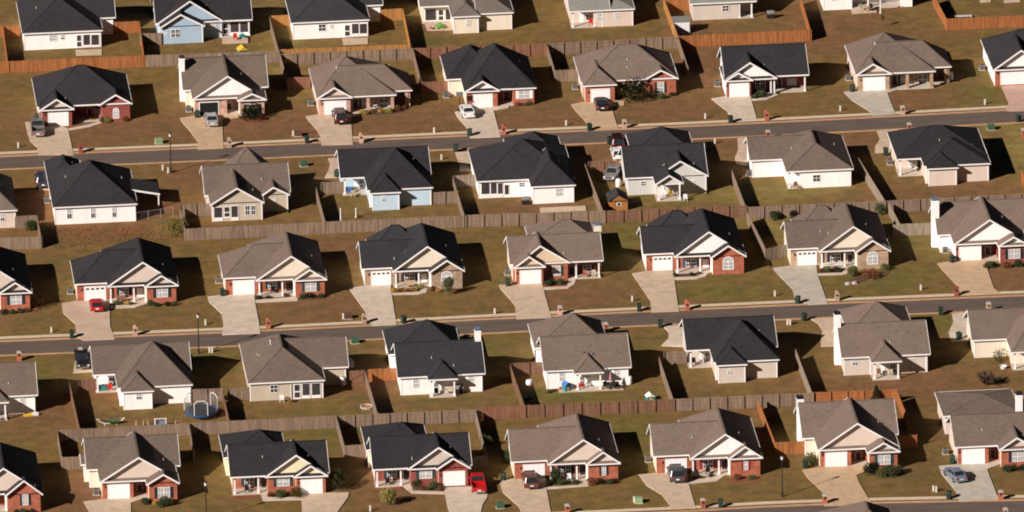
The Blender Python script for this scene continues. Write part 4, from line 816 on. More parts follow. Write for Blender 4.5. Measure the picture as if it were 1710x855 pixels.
F('fpale', 'right of ' + R('D5'), ('d4', 208, 440), ('d4', 306, 700)); F('forange', 'with posts behind ' + R('D6'), ('d4', 318, 700), ('d4', 812, 682), posts=True); F('forange', 'right of ' + R('E6'), ('e4', 886, 132), ('e4', 958, 310)); F('forange', 'right of ' + R('E6'), ('e4', 882, 420), ('e4', 1016, 412), noun='short fence', hgt=1.7)
F('forange', 'left of ' + R('E6'), ('e3', 1652, 178), ('e4', 94, 464)); F('forange', 'left of ' + R('E6'), ('e4', 96, 466), ('e4', 296, 458), noun='short fence')
# ------------------------------------------------------------------ house extras: lean-to roof, house-side services
def lean_to():
    h = HOUSES['B1']; root, B = h['root'], h['B']
    p = onY('b1', 945, 525, G('b1', 945, 525).y); Yf = p.y; X1 = p.x
    zl = onY('b1', 945, 440, Yf).z
    q = onY('b1', 752, 410, Yf); X0, zh = q.x, q.z
    Yb = Yf + 4.9
    a = lambda x, y, z: (x - B.x, y - B.y, z)
    mb = MB(); vs = [a(X0, Yf, zh), a(X1 + .2, Yf, zl), a(X1 + .2, Yb, zl), a(X0, Yb, zh)]
    mb.add(vs + [(v[0], v[1], v[2] - .12) for v in vs], [(0, 1, 2, 3), (7, 6, 5, 4), (1, 5, 6, 2), (2, 6, 7, 3)])
    r = mb.obj('patio_roof', 'charcoal', root)
    fm = MB(); face_board(fm, a(X0, Yf - .01, zh), a(X1 + .2, Yf - .01, zl), (0, -1, 0), -.22, .03); fm.obj('fascia', 'trim', r)
    for y in (Yf + .1, Yb - .2): MB().box(-.08, -.08, -.1, .08, .08, zl - .12).obj('post', 'trim', root, a(X1, y, 0))
lean_to()
# ------------------------------------------------------------------ shared materials for the small things
mat('binplastic', (.020, .040, .030), .45); mat('bingreen', (.035, .10, .055), .45); mat('tyre', (.018, .017, .017), .85); mat('chrome', (.6, .6, .6), .25, metal=.9)
mat('boxgreen', (.23, .33, .17), .5); mat('boxdark', (.05, .11, .06), .5); mat('pedestal', (.66, .62, .52), .55); mat('lampblack', (.02, .019, .02), .5); mat('lampglass', (.7, .7, .66), .2)
mat('acgrey', (.20, .19, .17), .6); mat('acdark', (.05, .05, .05), .7); mat('whiteplastic', (.78, .77, .74), .4); mat('teal', (.03, .22, .22), .5); mat('toyred', (.50, .03, .02), .45); mat('toyyellow', (.65, .42, .04), .45); mat('toygreen', (.13, .26, .06), .5); mat('toypink', (.48, .22, .25), .5); mat('toyblue', (.06, .16, .45), .45)
mat('woodbrown', (.22, .12, .06), .8); mat('woodpale', (.45, .33, .20), .8); mat('orangewood', (.36, .15, .04), .8, .15, 2.0); mat('meshdark', (.03, .03, .035), .8); mat('bluepad', (.02, .06, .17), .6); mat('netgrey', (.16, .16, .17), .8)
mat('rust', (.40, .14, .06), .85, .3, 3); mat('stoneedge', (.42, .38, .33), .9, .2, 3); mat('clothtan', (.50, .42, .32), .85); mat('dishwhite', (.75, .75, .74), .4)
def leafmat(name, c1, c2):
    m = mat(name, c1, .7, .0, 2.2, (1, 1, 1), col2=c2, spec=.2); return m
leafmat('leafgreen', (.030, .050, .014), (.070, .095, .026)); leafmat('leafolive', (.050, .056, .018), (.105, .105, .036)); leafmat('leafrust', (.09, .035, .016), (.20, .075, .03)); leafmat('leafyellow', (.16, .14, .03), (.26, .22, .06)); leafmat('leafdark', (.022, .032, .012), (.052, .060, .022)); leafmat('leafgold', (.32, .17, .03), (.45, .27, .06)); mat('twig', (.085, .055, .035), .9); mat('bark', (.10, .07, .045), .9)
# ------------------------------------------------------------------ plants
def crown(r, n, lumps, leaf, seed, zlo=.0, cone=False):
    q = random.Random(seed); mb = MB()
    cs = [(Vector((q.uniform(-.45, .45), q.uniform(-.45, .45), q.uniform(.3, .72))), q.uniform(.35, .52)) for _ in range(lumps)]
    for _ in range(n):
        if cone:
            z = q.random() ** 1.5; a = q.uniform(0, 6.283); rr = (1 - z) * .5 * (.75 + .35 * q.random()) * (1 + .15 * math.sin(a * 5 + z * 9)) + .02; c = Vector((rr * math.cos(a), rr * math.sin(a), .05 + z * .95))
        else:
            o, rad = q.choice(cs); d = Vector((q.gauss(0, 1), q.gauss(0, 1), q.gauss(0, 1))).normalized(); c = o + d * rad * (q.uniform(.55, 1.0)); c.z = max(zlo, c.z)
        u = Vector((q.gauss(0, 1), q.gauss(0, 1), q.gauss(0, 1))).normalized(); v = u.orthogonal().normalized(); s_ = leaf * q.uniform(.6, 1.4)
        mb.add([c - u * s_, c + v * s_ * .55, c + u * s_, c - v * s_ * .55], [(0, 1, 2, 3)])
    return mb
CR = {}
def crown_mesh(kind, m):
    if (kind, m) not in CR:
        par = dict(round=(1, 1100, 7, .075, 3), low=(1, 800, 6, .09, 8), tall=(1, 1500, 9, .055, 5), loose=(1, 560, 8, .062, 9))
        if kind == 'cone': mb = crown(1, 1600, 1, .055, 4, cone=True)
        elif kind == 'twigs':
            q = random.Random(2); mb = MB()
            for _ in range(46):
                a, t = q.uniform(0, 6.28), q.uniform(.25, .85); b = Vector((math.cos(a) * t * .55, math.sin(a) * t * .55, q.uniform(.45, 1)))
                mb.bar((q.uniform(-.05, .05), q.uniform(-.05, .05), 0), b, .03)
                for _ in range(3):
                    mb.bar(b * q.uniform(.5, .9), b + Vector((q.uniform(-.2, .2), q.uniform(-.2, .2), q.uniform(-.1, .15))), .018)
        else:
            a = par[kind]; mb = crown(a[0], a[1], a[2], a[3], a[4])
        CR[(kind, m)] = mb.mesh('foliage', m)
    return CR[(kind, m)]
ORD = ['first', 'second', 'third', 'fourth', 'fifth', 'sixth', 'seventh', 'eighth', 'ninth']
def shrub(reg, x, y, wd, ht, kind, m, label, name='shrub', cat='shrub', group=None, sc=None):
    p = G(reg, x, y)
    o = link(name, crown_mesh(kind, m)); o.location = p; o.scale = (wd, wd, ht); o.rotation_euler = (0, 0, rnd.uniform(0, 6))
    return tag(o, label, cat, group)
CN = dict(leafgreen='green', leafolive='olive green', leafrust='rust red', leafyellow='yellow green', leafdark='dark green', leafgold='golden')
def bed(house, reg, pts, m='leafgreen', wd=.75, ht=.6, kind='low'):
    for i, (x, y, *r) in enumerate(pts):
        mm = r[0] if r else m; s_ = r[1] if len(r) > 1 else 1
        n = f'{ORD[i]} from left of low' if len(pts) > 1 else 'single low'
        lab = f'{CN[mm]} bush, {ORD[i]} from left before {R(house)}' if len(pts) > 1 else f'small {CN[mm]} bush before {R(house)}'
        shrub(reg, x, y, wd * s_ * rnd.uniform(.85, 1.15), ht * s_ * rnd.uniform(.85, 1.2), kind, mm, lab, group='low bushes in the front beds')
shrub('a3', 780, 602, 3.2, 2.9, 'round', 'leafolive', 'big round olive bush against the front of ' + R('A5'))
shrub('a1', 1497, 714, 2.3, 2.1, 'round', 'leafdark', 'round dark green bush covering the window of ' + R('A2'))
shrub('b1', 196, 655, 1.5, 1.2, 'round', 'leafgreen', 'round green bush in the fenced yard of ' + R('B0'))
shrub('b1', 1050, 690, 2.2, 2.6, 'loose', 'leafyellow', 'loose yellow green bush at the corner of the long grey fence')
shrub('c1', 232, 512, 2.1, 1.9, 'loose', 'leafrust', 'loose rust coloured bush right of ' + R('C0'))
shrub('c4', 545, 505, 1.0, 1.5, 'round', 'leafolive', 'tall olive bush beside the door path of ' + R('C6'))
shrub('c4', 650, 505, 2.3, 1.1, 'loose', 'leafrust', 'wide reddish bush under the arched window of ' + R('C6'))
shrub('c4', 735, 468, 1.2, 1.1, 'loose', 'leafolive', 'thin olive bush at the right corner of ' + R('C6'))
shrub('c4', 88, 165, 1.1, 1.2, 'round', 'leafdark', 'larger dark round bush by the fence behind ' + R('C6'))
shrub('c4', 196, 160, .8, 1.1, 'round', 'leafdark', 'smaller dark bush by the fence behind ' + R('C6'))
shrub('c4', 712, 134, 1.3, 1.7, 'loose', 'leafgreen', 'loose green bush in the fence corner behind ' + R('C6'))
shrub('d4', 1345, 580, 3.0, 1.9, 'twigs', 'twig', 'bare brown twiggy bush alone on the wide lawn')
shrub('d4', 1420, 445, 1.7, 1.9, 'loose', 'leafolive', 'loose olive bush against the wall of ' + R('D7'))
shrub('e4', 720, 588, 1.8, 1.3, 'round', 'leafdark', 'dark bush left of the window of ' + R('E6')); shrub('e4', 790, 600, 1.3, .9, 'round', 'leafolive', 'low olive bush under the window of ' + R('E6')); shrub('e4', 865, 590, 1.9, 1.2, 'round', 'leafdark', 'dark bush right of the window of ' + R('E6'))
shrub('e4', 330, 520, 1.5, 1.7, 'loose', 'leafgreen', 'tall green bush at the left wall of ' + R('E6'))
shrub('e3', 350, 640, 1.2, 1.8, 'round', 'leafdark', 'tall dark bush behind the left porch column of ' + R('E4'))
shrub('e2', 1420, 640, .8, 1.0, 'round', 'leafdark', 'dark bush between the garage and the red pickup')
shrub('e2', 1660, 520, 1.2, 2.0, 'loose', 'leafgreen', 'loose green bush in the shade left of ' + R('E4')); shrub('e2', 1530, 415, 1.3, 1.8, 'loose', 'leafgreen', 'green bush in the shaded strip right of the pale fence')
bed('A1', 'a1', [(545, 715, 'leafgold'), (640, 728, 'leafyellow'), (740, 722, 'leafgold'), (725, 690, 'leafrust', 1.6), (610, 728, 'leafrust')])
bed('A2', 'a1', [(1440, 705), (1565, 712, 'leafrust')])
bed('A3', 'a2', [(655, 672, 'leafgold'), (690, 680, 'leafyellow'), (730, 672, 'leafrust'), (775, 672, 'leafgold'), (820, 668, 'leafyellow', 1.3), (865, 662, 'leafrust', 1.4), (905, 645, 'leafrust', 1.2)])
bed('A4', 'a2', [(1595, 628, 'leafrust'), (1640, 624, 'leafolive')]); bed('A5', 'a3', [(880, 578, 'leafdark'), (950, 582, 'leafgreen', 1.3), (1005, 570, 'leafdark')])
bed('A6', 'a3', [(1530, 575, 'leafdark', 1.6), (1495, 585, 'leafdark'), (1600, 560, 'leafolive')])
bed('C0', 'c1', [(20, 548, 'leafdark'), (75, 545), (130, 542, 'leafdark'), (170, 536, 'leafrust')]); bed('C1', 'c1', [(690, 492, 'leafolive'), (760, 495, 'leafgold'), (900, 500), (935, 502, 'leafdark'), (990, 500), (1030, 498, 'leafolive')])
bed('C2', 'c2', [(40, 492, 'leafdark', .9), (100, 490, 'leafdark', .8), (210, 484, 'leafrust', .8), (300, 492, 'leafgreen', 1.1), (345, 490, 'leafdark', 1.5), (410, 488, 'leafdark')])
bed('C3', 'c2', [(850, 455, 'leafgold'), (880, 455, 'leafrust'), (915, 452, 'leafgold'), (945, 452, 'leafrust'), (970, 448, 'leafgold'), (1000, 435, 'leafyellow', 1.2), (1080, 450, 'leafrust'), (1115, 455, 'leafgold')])
bed('C4', 'c3', [(265, 488, 'leafdark'), (300, 478, 'leafgreen', 1.3), (350, 480, 'leafgreen', 1.2)], kind='round'); bed('C5', 'c3', [(1030, 432, 'leafdark', .7), (1120, 428, 'leafdark', .7), (1165, 420, 'leafrust', .7)])
bed('C6', 'c4', [(365, 478, 'leafrust'), (395, 475, 'leafolive', 1.3), (435, 475, 'leafrust'), (470, 475, 'leafdark', 1.2)]); bed('C7', 'c4', [(1355, 450, 'leafdark', 1.3), (1390, 445, 'leafdark'), (1470, 448, 'leafrust', 1.5), (1540, 442, 'leafdark', 1.5)])
bed('E0', 'e1', [(110, 850, 'leafdark'), (160, 850, 'leafgreen', 1.2), (210, 848, 'leafdark')]); bed('E1', 'e1', [(945, 782, 'leafdark', 1.2), (1008, 790, 'leafgold'), (1045, 798, 'leafgreen', 1.2), (1085, 792, 'leafdark', 1.6)], kind='round')
bed('E2', 'e2', [(130, 738, 'leafrust'), (195, 738, 'leafgreen', 1.7), (245, 735, 'leafrust'), (292, 740, 'leafyellow', 1.9)], kind='round'); bed('E3', 'e2', [(1070, 672, 'leafgreen', 1.4), (1110, 690, 'leafrust', .8), (1150, 695, 'leafolive', .8), (1195, 680, 'leafgreen', 1.6), (1230, 695, 'leafrust', .8)], kind='round')
bed('E4', 'e3', [(335, 655, 'leafdark', 1.1), (380, 655, 'leafgreen'), (425, 653, 'leafdark'), (470, 652, 'leafgreen'), (590, 652, 'leafrust', 1.5), (640, 655, 'leafgreen', 1.1), (690, 652, 'leafdark', 1.1), (725, 648, 'leafrust')], kind='round')
bed('E5', 'e3', [(1290, 618, 'leafdark', .7), (1345, 608, 'leafdark', .7), (1530, 625, 'leafrust', 1.2), (1610, 622, 'leafolive')]); bed('E7', 'e4', [(1600, 568, 'leafdark', 1.3), (1650, 566, 'leafgreen', 1.3), (1700, 563, 'leafdark', 1.2)], kind='round')
def tree(reg, x, y, ht, wd, m, label, trunk_h, kind='round'):
    p = G(reg, x, y); t = thing('tree', label, 'tree', p, rnd.uniform(0, 6))
    tb = MB().tube((0, 0, -.1), (.02, .01, trunk_h), .07, .045).tube((.02, .01, trunk_h), (.0, .05, ht * .8), .045, .012)
    for k in range(6):
        a = k * 1.05; z = trunk_h * .8 + k * .08 * ht; tb.tube((.015, .01, z), (math.cos(a) * wd * .35, math.sin(a) * wd * .35, z + ht * .22), .025, .008, 5)
    tb.obj('trunk', 'bark', t)
    c = link('crown', crown_mesh(kind, m), t, (0, 0, trunk_h * .75)); c.scale = (wd, wd, ht - trunk_h * .75)
tree('c2', 1168, 474, 2.5, 1.1, 'leafolive', 'slim young olive tree on the lawn before ' + R('C3'), .7)
tree('e2', 880, 790, 2.3, 1.5, 'leafyellow', 'young pale yellow tree on the lawn before ' + R('E3'), .5)
tree('e2', 560, 700, 2.6, 2.0, 'leafolive', 'leafy dark tree in the shade right of ' + R('E2'), .6)
tree('d4', 690, 690, 2.6, 1.7, 'leafdark', 'dark conical evergreen inside the orange back fence', .3, 'cone')
tree('a4', 728, 160, 2.0, .5, 'leafrust', 'bare thin sapling on the lawn above ' + R('A7'), 1.2, 'loose')
# ------------------------------------------------------------------ kerbside things
def mailbox(reg, x, y, m, label, arch=False):
    t = thing('mailbox', label, 'mailbox', G(reg, x, y), rnd.uniform(-.05, .05), 'brick mailboxes along the kerbs')
    w_ = .30
    MB().box(-w_, -w_, -.1, w_, w_, 1.15).obj('pillar', m, t)
    if arch:
        pts = [(w_ * math.cos(math.pi * k / 8), 1.15 + .34 * math.sin(math.pi * k / 8)) for k in range(9)]
        mb = MB(); mb.add([(a, -w_, b) for a, b in pts] + [(a, w_, b) for a, b in pts], [tuple(range(9))[::-1], tuple(range(9, 18))] + [(k, k + 1, k + 10, k + 9) for k in range(8)]); mb.obj('cap', m, t)
    else: MB().box(-w_ - .05, -w_ - .05, 1.15, w_ + .05, w_ + .05, 1.24).box(-w_ + .06, -w_ + .06, 1.24, w_ - .06, w_ - .06, 1.34).obj('cap', 'stoneedge' if m != 'darkbrick' else m, t)
    MB().box(-.16, -w_ - .02, .74, .16, -w_, 1.02).obj('mailbox_door', 'lampblack', t)
mailbox('b1', 482, 197, 'darkbrick', 'dark red brick mailbox right of the drive with the silver pickup'); mailbox('b1', 1366, 164, 'tanbrick', 'tan brick mailbox right of the drive of ' + R('A2'), True)
mailbox('b2', 653, 137, 'rosebrick', 'pale brick mailbox right of the drive with the maroon van', True); mailbox('a3', 4, 800, 'brick', 'brick mailbox right of the drive with the white sedan', True)
mailbox('a3', 723, 764, 'rosebrick', 'pale brick mailbox right of the drive with the dark coupe'); mailbox('a4', 37, 716, 'brick', 'red brick mailbox below ' + R('A6'), True); mailbox('a4', 846, 682, 'tanbrick', 'tan stone mailbox right of the drive of ' + R('A7'))
mailbox('b1', 470, 295, 'brick', 'brick mailbox hidden behind the roof of ' + R('B1')); mailbox('b4', 45, 222, 'brick', 'brick mailbox behind the ridge of ' + R('B6')); mailbox('b4', 885, 178, 'brick', 'red brick mailbox behind the roof of ' + R('B7')); mailbox('b4', 1568, 212, 'brick', 'brick mailbox at the right edge beside the yellow lawn')
mailbox('c1', 806, 678, 'rosebrick', 'pale brick mailbox right of the drive with the red car', True); mailbox('c2', 100, 672, 'brick', 'red brick mailbox right of the drive of ' + R('C2'), True); mailbox('c2', 670, 644, 'stone', 'brown stone mailbox left of the drive of ' + R('C3'), True)
mailbox('c3', 340, 662, 'rosebrick', 'brick mailbox right of the drive of ' + R('C4')); mailbox('c3', 1096, 634, 'brick', 'arched brick mailbox right of the drive of ' + R('C5'), True); mailbox('c4', 456, 650, 'stone', 'stone mailbox right of the drive of ' + R('C6'), True); mailbox('c4', 1165, 620, 'darkbrick', 'dark red brick mailbox left of the drive of ' + R('C7'))
mailbox('c1', 115, 827, 'brick', 'brick mailbox with pale cap beside the roof of ' + R('D0')); mailbox('c1', 480, 805, 'brick', 'brick mailbox behind the black pickup'); mailbox('d3', 612, 192, 'brick', 'tall red brick mailbox behind the roof of ' + R('D4')); mailbox('d4', 560, 176, 'brick', 'brick mailbox beside the drive of ' + R('D6')); mailbox('d4', 1358, 142, 'tanbrick', 'tan mailbox behind the roof of ' + R('D7'))
mailbox('e3', 417, 846, 'brick', 'brick mailbox right of the drive of ' + R('E4')); mailbox('e3', 1298, 810, 'brick', 'red brick mailbox right of the drive with the grey pickup'); mailbox('e4', 418, 782, 'brick', 'red brick mailbox left of the drive of ' + R('E6')); mailbox('e4', 1560, 756, 'brick', 'brick mailbox right of the drive with the silver sedan'); mailbox('e4', 1590, 870, 'rosebrick', 'pale mailbox top at the bottom edge across the road')
def wheelie():
    t = thing('wheelie_bin', '', 'bin', (0, 0, 0), 0, 'dark green wheelie bins')
    a, b = (.25, .29), (.31, .36)
    mb = MB(); mb.add([(-a[0], -a[1], .06), (a[0], -a[1], .06), (a[0], a[1], .06), (-a[0], a[1], .06), (-b[0], -b[1], .98), (b[0], -b[1], .98), (b[0], b[1], .98), (-b[0], b[1], .98)], [(0, 3, 2, 1), (4, 5, 6, 7), (0, 1, 5, 4), (1, 2, 6, 5), (2, 3, 7, 6), (3, 0, 4, 7)])
    mb.obj('bin_body', 'binplastic', t)
    MB().add([(-.34, -.40, .98), (.34, -.40, .98), (.34, .40, 1.0), (-.34, .40, 1.0), (-.28, -.33, 1.07), (.28, -.33, 1.07), (.28, .36, 1.12), (-.28, .36, 1.12)], [(0, 3, 2, 1), (4, 5, 6, 7), (0, 1, 5, 4), (1, 2, 6, 5), (2, 3, 7, 6), (3, 0, 4, 7)]).obj('lid', 'binplastic', t)
    for s_ in (-.27, .27): MB().tube((s_ - .03, .28, .12), (s_ + .03, .28, .12), .12, n=10).obj('wheel', 'tyre', t)
    MB().tube((-.24, .40, .95), (.24, .40, .95), .02, n=6).obj('handle', 'binplastic', t)
    return t
BIN0 = wheelie(); first = [True]
def wbin(reg, x, y, where, col='dark green'):
    o = BIN0 if first[0] else copy_tree(BIN0); first[0] = False
    o.location = G(reg, x, y); o.rotation_euler = (0, 0, rnd.uniform(-.5, .5)); o['label'] = f'{col} bin {where}'
for a in [('b2', 330, 140, 'left of the drive with the maroon van'), ('b2', 1298, 98, 'left of the drive with the white sedan'), ('a3', 515, 778, 'left of the drive with the dark coupe'), ('a3', 1355, 732, 'left of the drive of ' + R('A6')),
          ('b2', 1216, 192, 'across the road below the white sedan'), ('b3', 635, 218, 'beside the white and maroon van across the road'), ('b4', 1535, 122, 'at the kerb by the yellow lawn at right'), ('c1', 428, 694, 'left of the drive with the red car'),
          ('c2', 906, 642, 'right of the drive of ' + R('C3')), ('c3', 811, 642, 'left of the drive of ' + R('C5')), ('c4', 221, 668, 'left of the drive of ' + R('C6')), ('d2', 1222, 165, 'on the road edge beside the white chimney'),
          ('d3', 936, 168, 'at the kerb across from the house with the arched window'), ('d4', 260, 198, 'above the drive of ' + R('D6')), ('d4', 1073, 163, 'at the kerb above ' + R('D7')), ('d4', 1182, 312, 'on the drive beside ' + R('D7')),
          ('e4', 1222, 752, 'left of the drive with the silver sedan'), ('e3', 1413, 806, 'beside the brick mailbox below ' + R('E5')), ('a4', 545, 548, 'at the garage corner of ' + R('A7')), ('b2', 508, 342, 'on the drive beside ' + R('B3')),
          ('c1', 1325, 445, 'at the garage corner of ' + R('C2')), ('e2', 1634, 632, 'at the drive edge left of the dark van'), ('c2', 1526, 422, 'left of the garage of ' + R('C4')), ('c3', 28, 492, 'near the drive edge of ' + R('C4')),
          ('c4', 1142, 424, 'at the garage corner of ' + R('C7')), ('a1', 1172, 702, 'at the open garage of ' + R('A2')), ('a1', 222, 720, 'behind the silver pickup by the garage'), ('b4', 746, 318, 'beside the left wall of ' + R('B7')), ('e4', 292, 550, 'at the left garage corner of ' + R('E6')), ('e4', 1246, 522, 'at the left garage corner of ' + R('E7')), ('d1', 1128, 302, 'against the right wall of ' + R('D1'))]: wbin(*a)
PED0 = None
def pedestal(reg, x, y, where):
    global PED0
    if PED0 is None:
        PED0 = thing('utility_pedestal', '', 'utility box', (0, 0, 0), 0, 'small pale utility pedestals on the lawns')
        MB().box(-.11, -.10, -.05, .11, .10, .72).obj('pedestal_body', 'pedestal', PED0); MB().box(-.125, -.115, .72, .125, .115, .80).obj('lid', 'pedestal', PED0); o = PED0
    else: o = copy_tree(PED0)
    o.location = G(reg, x, y); o['label'] = 'small pale utility post ' + where
for a in [('b1', 108, 166, 'on the grass left of the drive with the silver pickup'), ('b1', 968, 300, 'left of the upper street lamp'), ('b1', 1000, 316, 'at the foot of the upper street lamp'), ('b2', 247, 96, 'on the grass left of the drive with the maroon van'), ('b2', 1086, 78, 'on the lawn right of the maroon van'),
          ('a3', 375, 747, 'on the lawn left of the dark coupe'), ('a3', 1203, 706, 'left of the drive of ' + R('A6')), ('a4', 474, 661, 'left of the drive of ' + R('A7')), ('a4', 1335, 622, 'on the lawn left of the pink paved drive'), ('b2', 1130, 238, 'on the strip of grass below the green bin'),
          ('b3', 1205, 236, 'at the back wall corner of ' + R('B5')), ('b3', 1260, 214, 'on the strip of grass right of ' + R('B5')), ('c1', 305, 662, 'on the lawn below ' + R('C0')), ('c1', 1222, 616, 'on the lawn right of ' + R('C1')), ('c1', 1246, 780, 'left one of a pair right of the middle street lamp'), ('c1', 1262, 780, 'right one of a pair right of the middle street lamp'),
          ('c2', 545, 615, 'beside the low brown box near ' + R('C3')), ('c2', 1447, 585, 'on the lawn right of ' + R('C3')), ('c3', 768, 582, 'left of the drive of ' + R('C5')), ('c4', 85, 622, 'left of the drive of ' + R('C6')), ('c4', 953, 586, 'on the lawn right of ' + R('C6')), ('d4', 160, 222, 'left one of a pair right of ' + R('D5')), ('d4', 176, 224, 'right one of a pair right of ' + R('D5')),
          ('e2', 770, 830, 'at the bottom edge left of the young yellow tree'), ('e3', 850, 772, 'on the lawn left of the grey pickup'), ('e4', 1121, 702, 'taller one left of the drive with the silver sedan'), ('e4', 1140, 706, 'shorter one left of the drive with the silver sedan')]: pedestal(*a)
def transformer(reg, x, y, m, label):
    t = thing('utility_cabinet', label, 'utility box', G(reg, x, y), rnd.uniform(-.2, .2))
    MB().box(-.6, -.45, -.3, .6, .45, .06).obj('plinth', 'concrete', t); MB().box(-.5, -.38, .06, .5, .38, .62).obj('cabinet', m, t)
    MB().add([(-.54, -.42, .62), (.54, -.42, .62), (.54, .42, .66), (-.54, .42, .66), (-.5, -.36, .70), (.5, -.36, .70), (.5, .38, .74), (-.5, .38, .74)], [(0, 3, 2, 1), (4, 5, 6, 7), (0, 1, 5, 4), (1, 2, 6, 5), (2, 3, 7, 6), (3, 0, 4, 7)]).obj('lid', m, t)
transformer('b1', 945, 140, 'boxgreen', 'pale green utility cabinet on the lawn above the upper street lamp'); transformer('b2', 312, 276, 'boxdark', 'dark green utility cabinet on the grass right of ' + R('B2')); transformer('d2', 616, 188, 'boxdark', 'green utility cabinet at the road edge right of ' + R('D2'))
transformer('e2', 1615, 808, 'boxdark', 'dark green utility cabinet on the grass right of the red pickup drive'); transformer('b4', 1372, 165, 'boxdark', 'green utility cabinet on the yellow lawn at right'); transformer('e3', 882, 775, 'boxgreen', 'pale green utility cabinet on the lawn before ' + R('E4')); transformer('c2', 575, 612, 'mulchbrown', 'low brown utility cabinet left of the drive of ' + R('C3')); transformer('b2', 278, 96, 'mulchbrown', 'low brown utility cabinet left of the drive with the maroon van')
def street_lamp(reg, x, y, ytop, label):
    p = G(reg, x, y); H = onY(reg, x, ytop, p.y).z
    t = thing('street_lamp', label, 'street lamp', p, 0, 'black post street lamps')
    MB().lathe([(.20, -.1), (.20, .1), (.14, .2), (.12, .75), (.09, .85)], 10).obj('base', 'lampblack', t)
    MB().tube((0, 0, .8), (0, 0, H - .75), .085, .06, 10).lathe([(.10, H - .8), (.13, H - .72), (.10, H - .68)], 10).obj('pole', 'lampblack', t)
    MB().lathe([(.14, H - .68), (.22, H - .28), (.22, H - .22)], 8).obj('lantern', 'lampglass', t)
    MB().lathe([(.27, H - .22), (.20, H - .12), (.06, H - .04), (.02, H)], 8).obj('lamp_cap', 'lampblack', t)
street_lamp('b1', 1018, 316, 74, 'black street lamp between the long white house and the tan house'); street_lamp('c1', 1183, 786, 544, 'black street lamp right of the house with the trampoline'); street_lamp('e1', 1340, 896, 634, 'black street lamp cut by the bottom edge'); street_lamp('e4', 142, 736, 464, 'black street lamp on the lawn left of the gold drive')
AC0 = None
def aircon(reg, x, y, where):
    global AC0
    if AC0 is None:
        AC0 = thing('air_conditioner', '', 'air conditioner', (0, 0, 0), 0, 'air conditioners beside the houses')
        MB().box(-.45, -.45, -.05, .45, .45, .06).obj('pad', 'concrete', AC0); b = MB().box(-.36, -.36, .06, .36, .36, .78).obj('casing', 'acgrey', AC0); MB().tube((0, 0, .78), (0, 0, .82), .31, n=14).obj('fan_grille', 'acdark', b)
        lm = MB()
        for k in range(6): lm.box(-.31, -.372, .14 + k * .1, .31, -.362, .20 + k * .1)
        lm.obj('louvre', 'acdark', b); o = AC0
    else: o = copy_tree(AC0)
    o.location = G(reg, x, y); o['label'] = 'grey air conditioner by the left wall of ' + where
for a in [('a2', 352, 625, 'A3'), ('a3', 428, 528, 'A5'), ('c1', 418, 428, 'C1'), ('c1', 1300, 362, 'C2'), ('b1', 278, 492, 'B1'), ('c2', 1522, 350, 'C4'), ('a2', 1158, 578, 'A4'), ('a3', 1275, 512, 'A6'), ('e1', 625, 722, 'E1'), ('e4', 1200, 458, 'E7'), ('c4', 1098, 362, 'C7'), ('b3', 1466, 405, 'B6'), ('b4', 770, 372, 'B7'), ('a4', 522, 475, 'A7'), ('a4', 1318, 415, 'A8'), ('e3', 940, 508, 'E5'), ('a1', 1122, 662, 'A2')]: aircon(a[0], a[1], a[2], R(a[3]))

def chain_link():
    A, Bp = G('b1', 810, 606), G('b1', 1030, 572); L = (Bp - A).length; a = math.atan2(Bp.y - A.y, Bp.x - A.x)
    t = thing('chain_link_fence', 'low chain link fence right of the long white house', 'fence', A, a)
    for k in range(4): MB().tube((L * k / 3, 0, -.1), (L * k / 3, 0, 1.35), .035).obj('post', 'ventmetal', t)
    MB().tube((0, 0, 1.3), (L, 0, 1.3), .022).obj('top_rail', 'ventmetal', t)
    nm = MB(); n = int(L / .34)
    for k in range(n):
        x = L * k / n
        for s_ in (1, -1):
            x2 = x + s_ * 1.2
            if 0 <= x2 <= L: nm.tube((x, 0, .05), (x2, 0, 1.28), .005, n=3, caps=False)
    nm.obj('mesh_panel', 'netgrey', t)
chain_link()

def weeds():
    q = random.Random(11); mb = MB()
    a, b_, c, d = [G('b1', *p) for p in ((335, 640), (1085, 612), (1090, 705), (300, 770))]
    for _ in range(600):
        u, v = q.random(), q.random() ** .8
        p = a.lerp(b_, u).lerp(d.lerp(c, u), v); k = q.uniform(.08, .24)
        for _ in range(4):
            t = q.uniform(0, 6.28); w_ = .05; dx, dy = math.cos(t) * w_, math.sin(t) * w_; ex, ey = q.uniform(-.12, .12), q.uniform(-.12, .12)
            mb.add([(p.x - dx, p.y - dy, 0), (p.x + dx, p.y + dy, 0), (p.x + ex + dx * .2, p.y + ey + dy * .2, k), (p.x + ex - dx * .2, p.y + ey - dy * .2, k)], [(0, 1, 2, 3)])
    leafmat('weed', (.16, .085, .035), (.22, .16, .055))
    o = mb.obj('dry_grass', 'weed'); o['kind'] = 'stuff'
weeds()
# ------------------------------------------------------------------ vehicles
def paint(name, c, metal=.3, rough=.28):
    m = mat(name, c, rough, spec=.5, metal=metal); m.node_tree.nodes['Principled BSDF'].inputs['Coat Weight'].default_value = .5; return name
for nm, c in (('p_red', (.42, .010, .012)), ('p_silver', (.40, .40, .40)), ('p_white', (.72, .72, .70)), ('p_maroon', (.045, .006, .009)), ('p_black', (.014, .014, .016)), ('p_grey', (.075, .08, .085)), ('p_blue', (.20, .25, .31)), ('p_dusk', (.05, .05, .075)), ('p_pewter', (.23, .21, .19)), ('p_brown', (.13, .055, .045)), ('p_pale', (.27, .26, .25))): paint(nm, c, 0 if nm in ('p_red', 'p_white', 'p_black') else .3)
mat('carglass', (.02, .024, .028), .06, spec=.9); mat('taillight', (.35, .01, .01), .3); mat('headlight', (.7, .7, .68), .15); mat('trimblack', (.03, .03, .03), .6); mat('bedliner', (.05, .048, .046), .8)
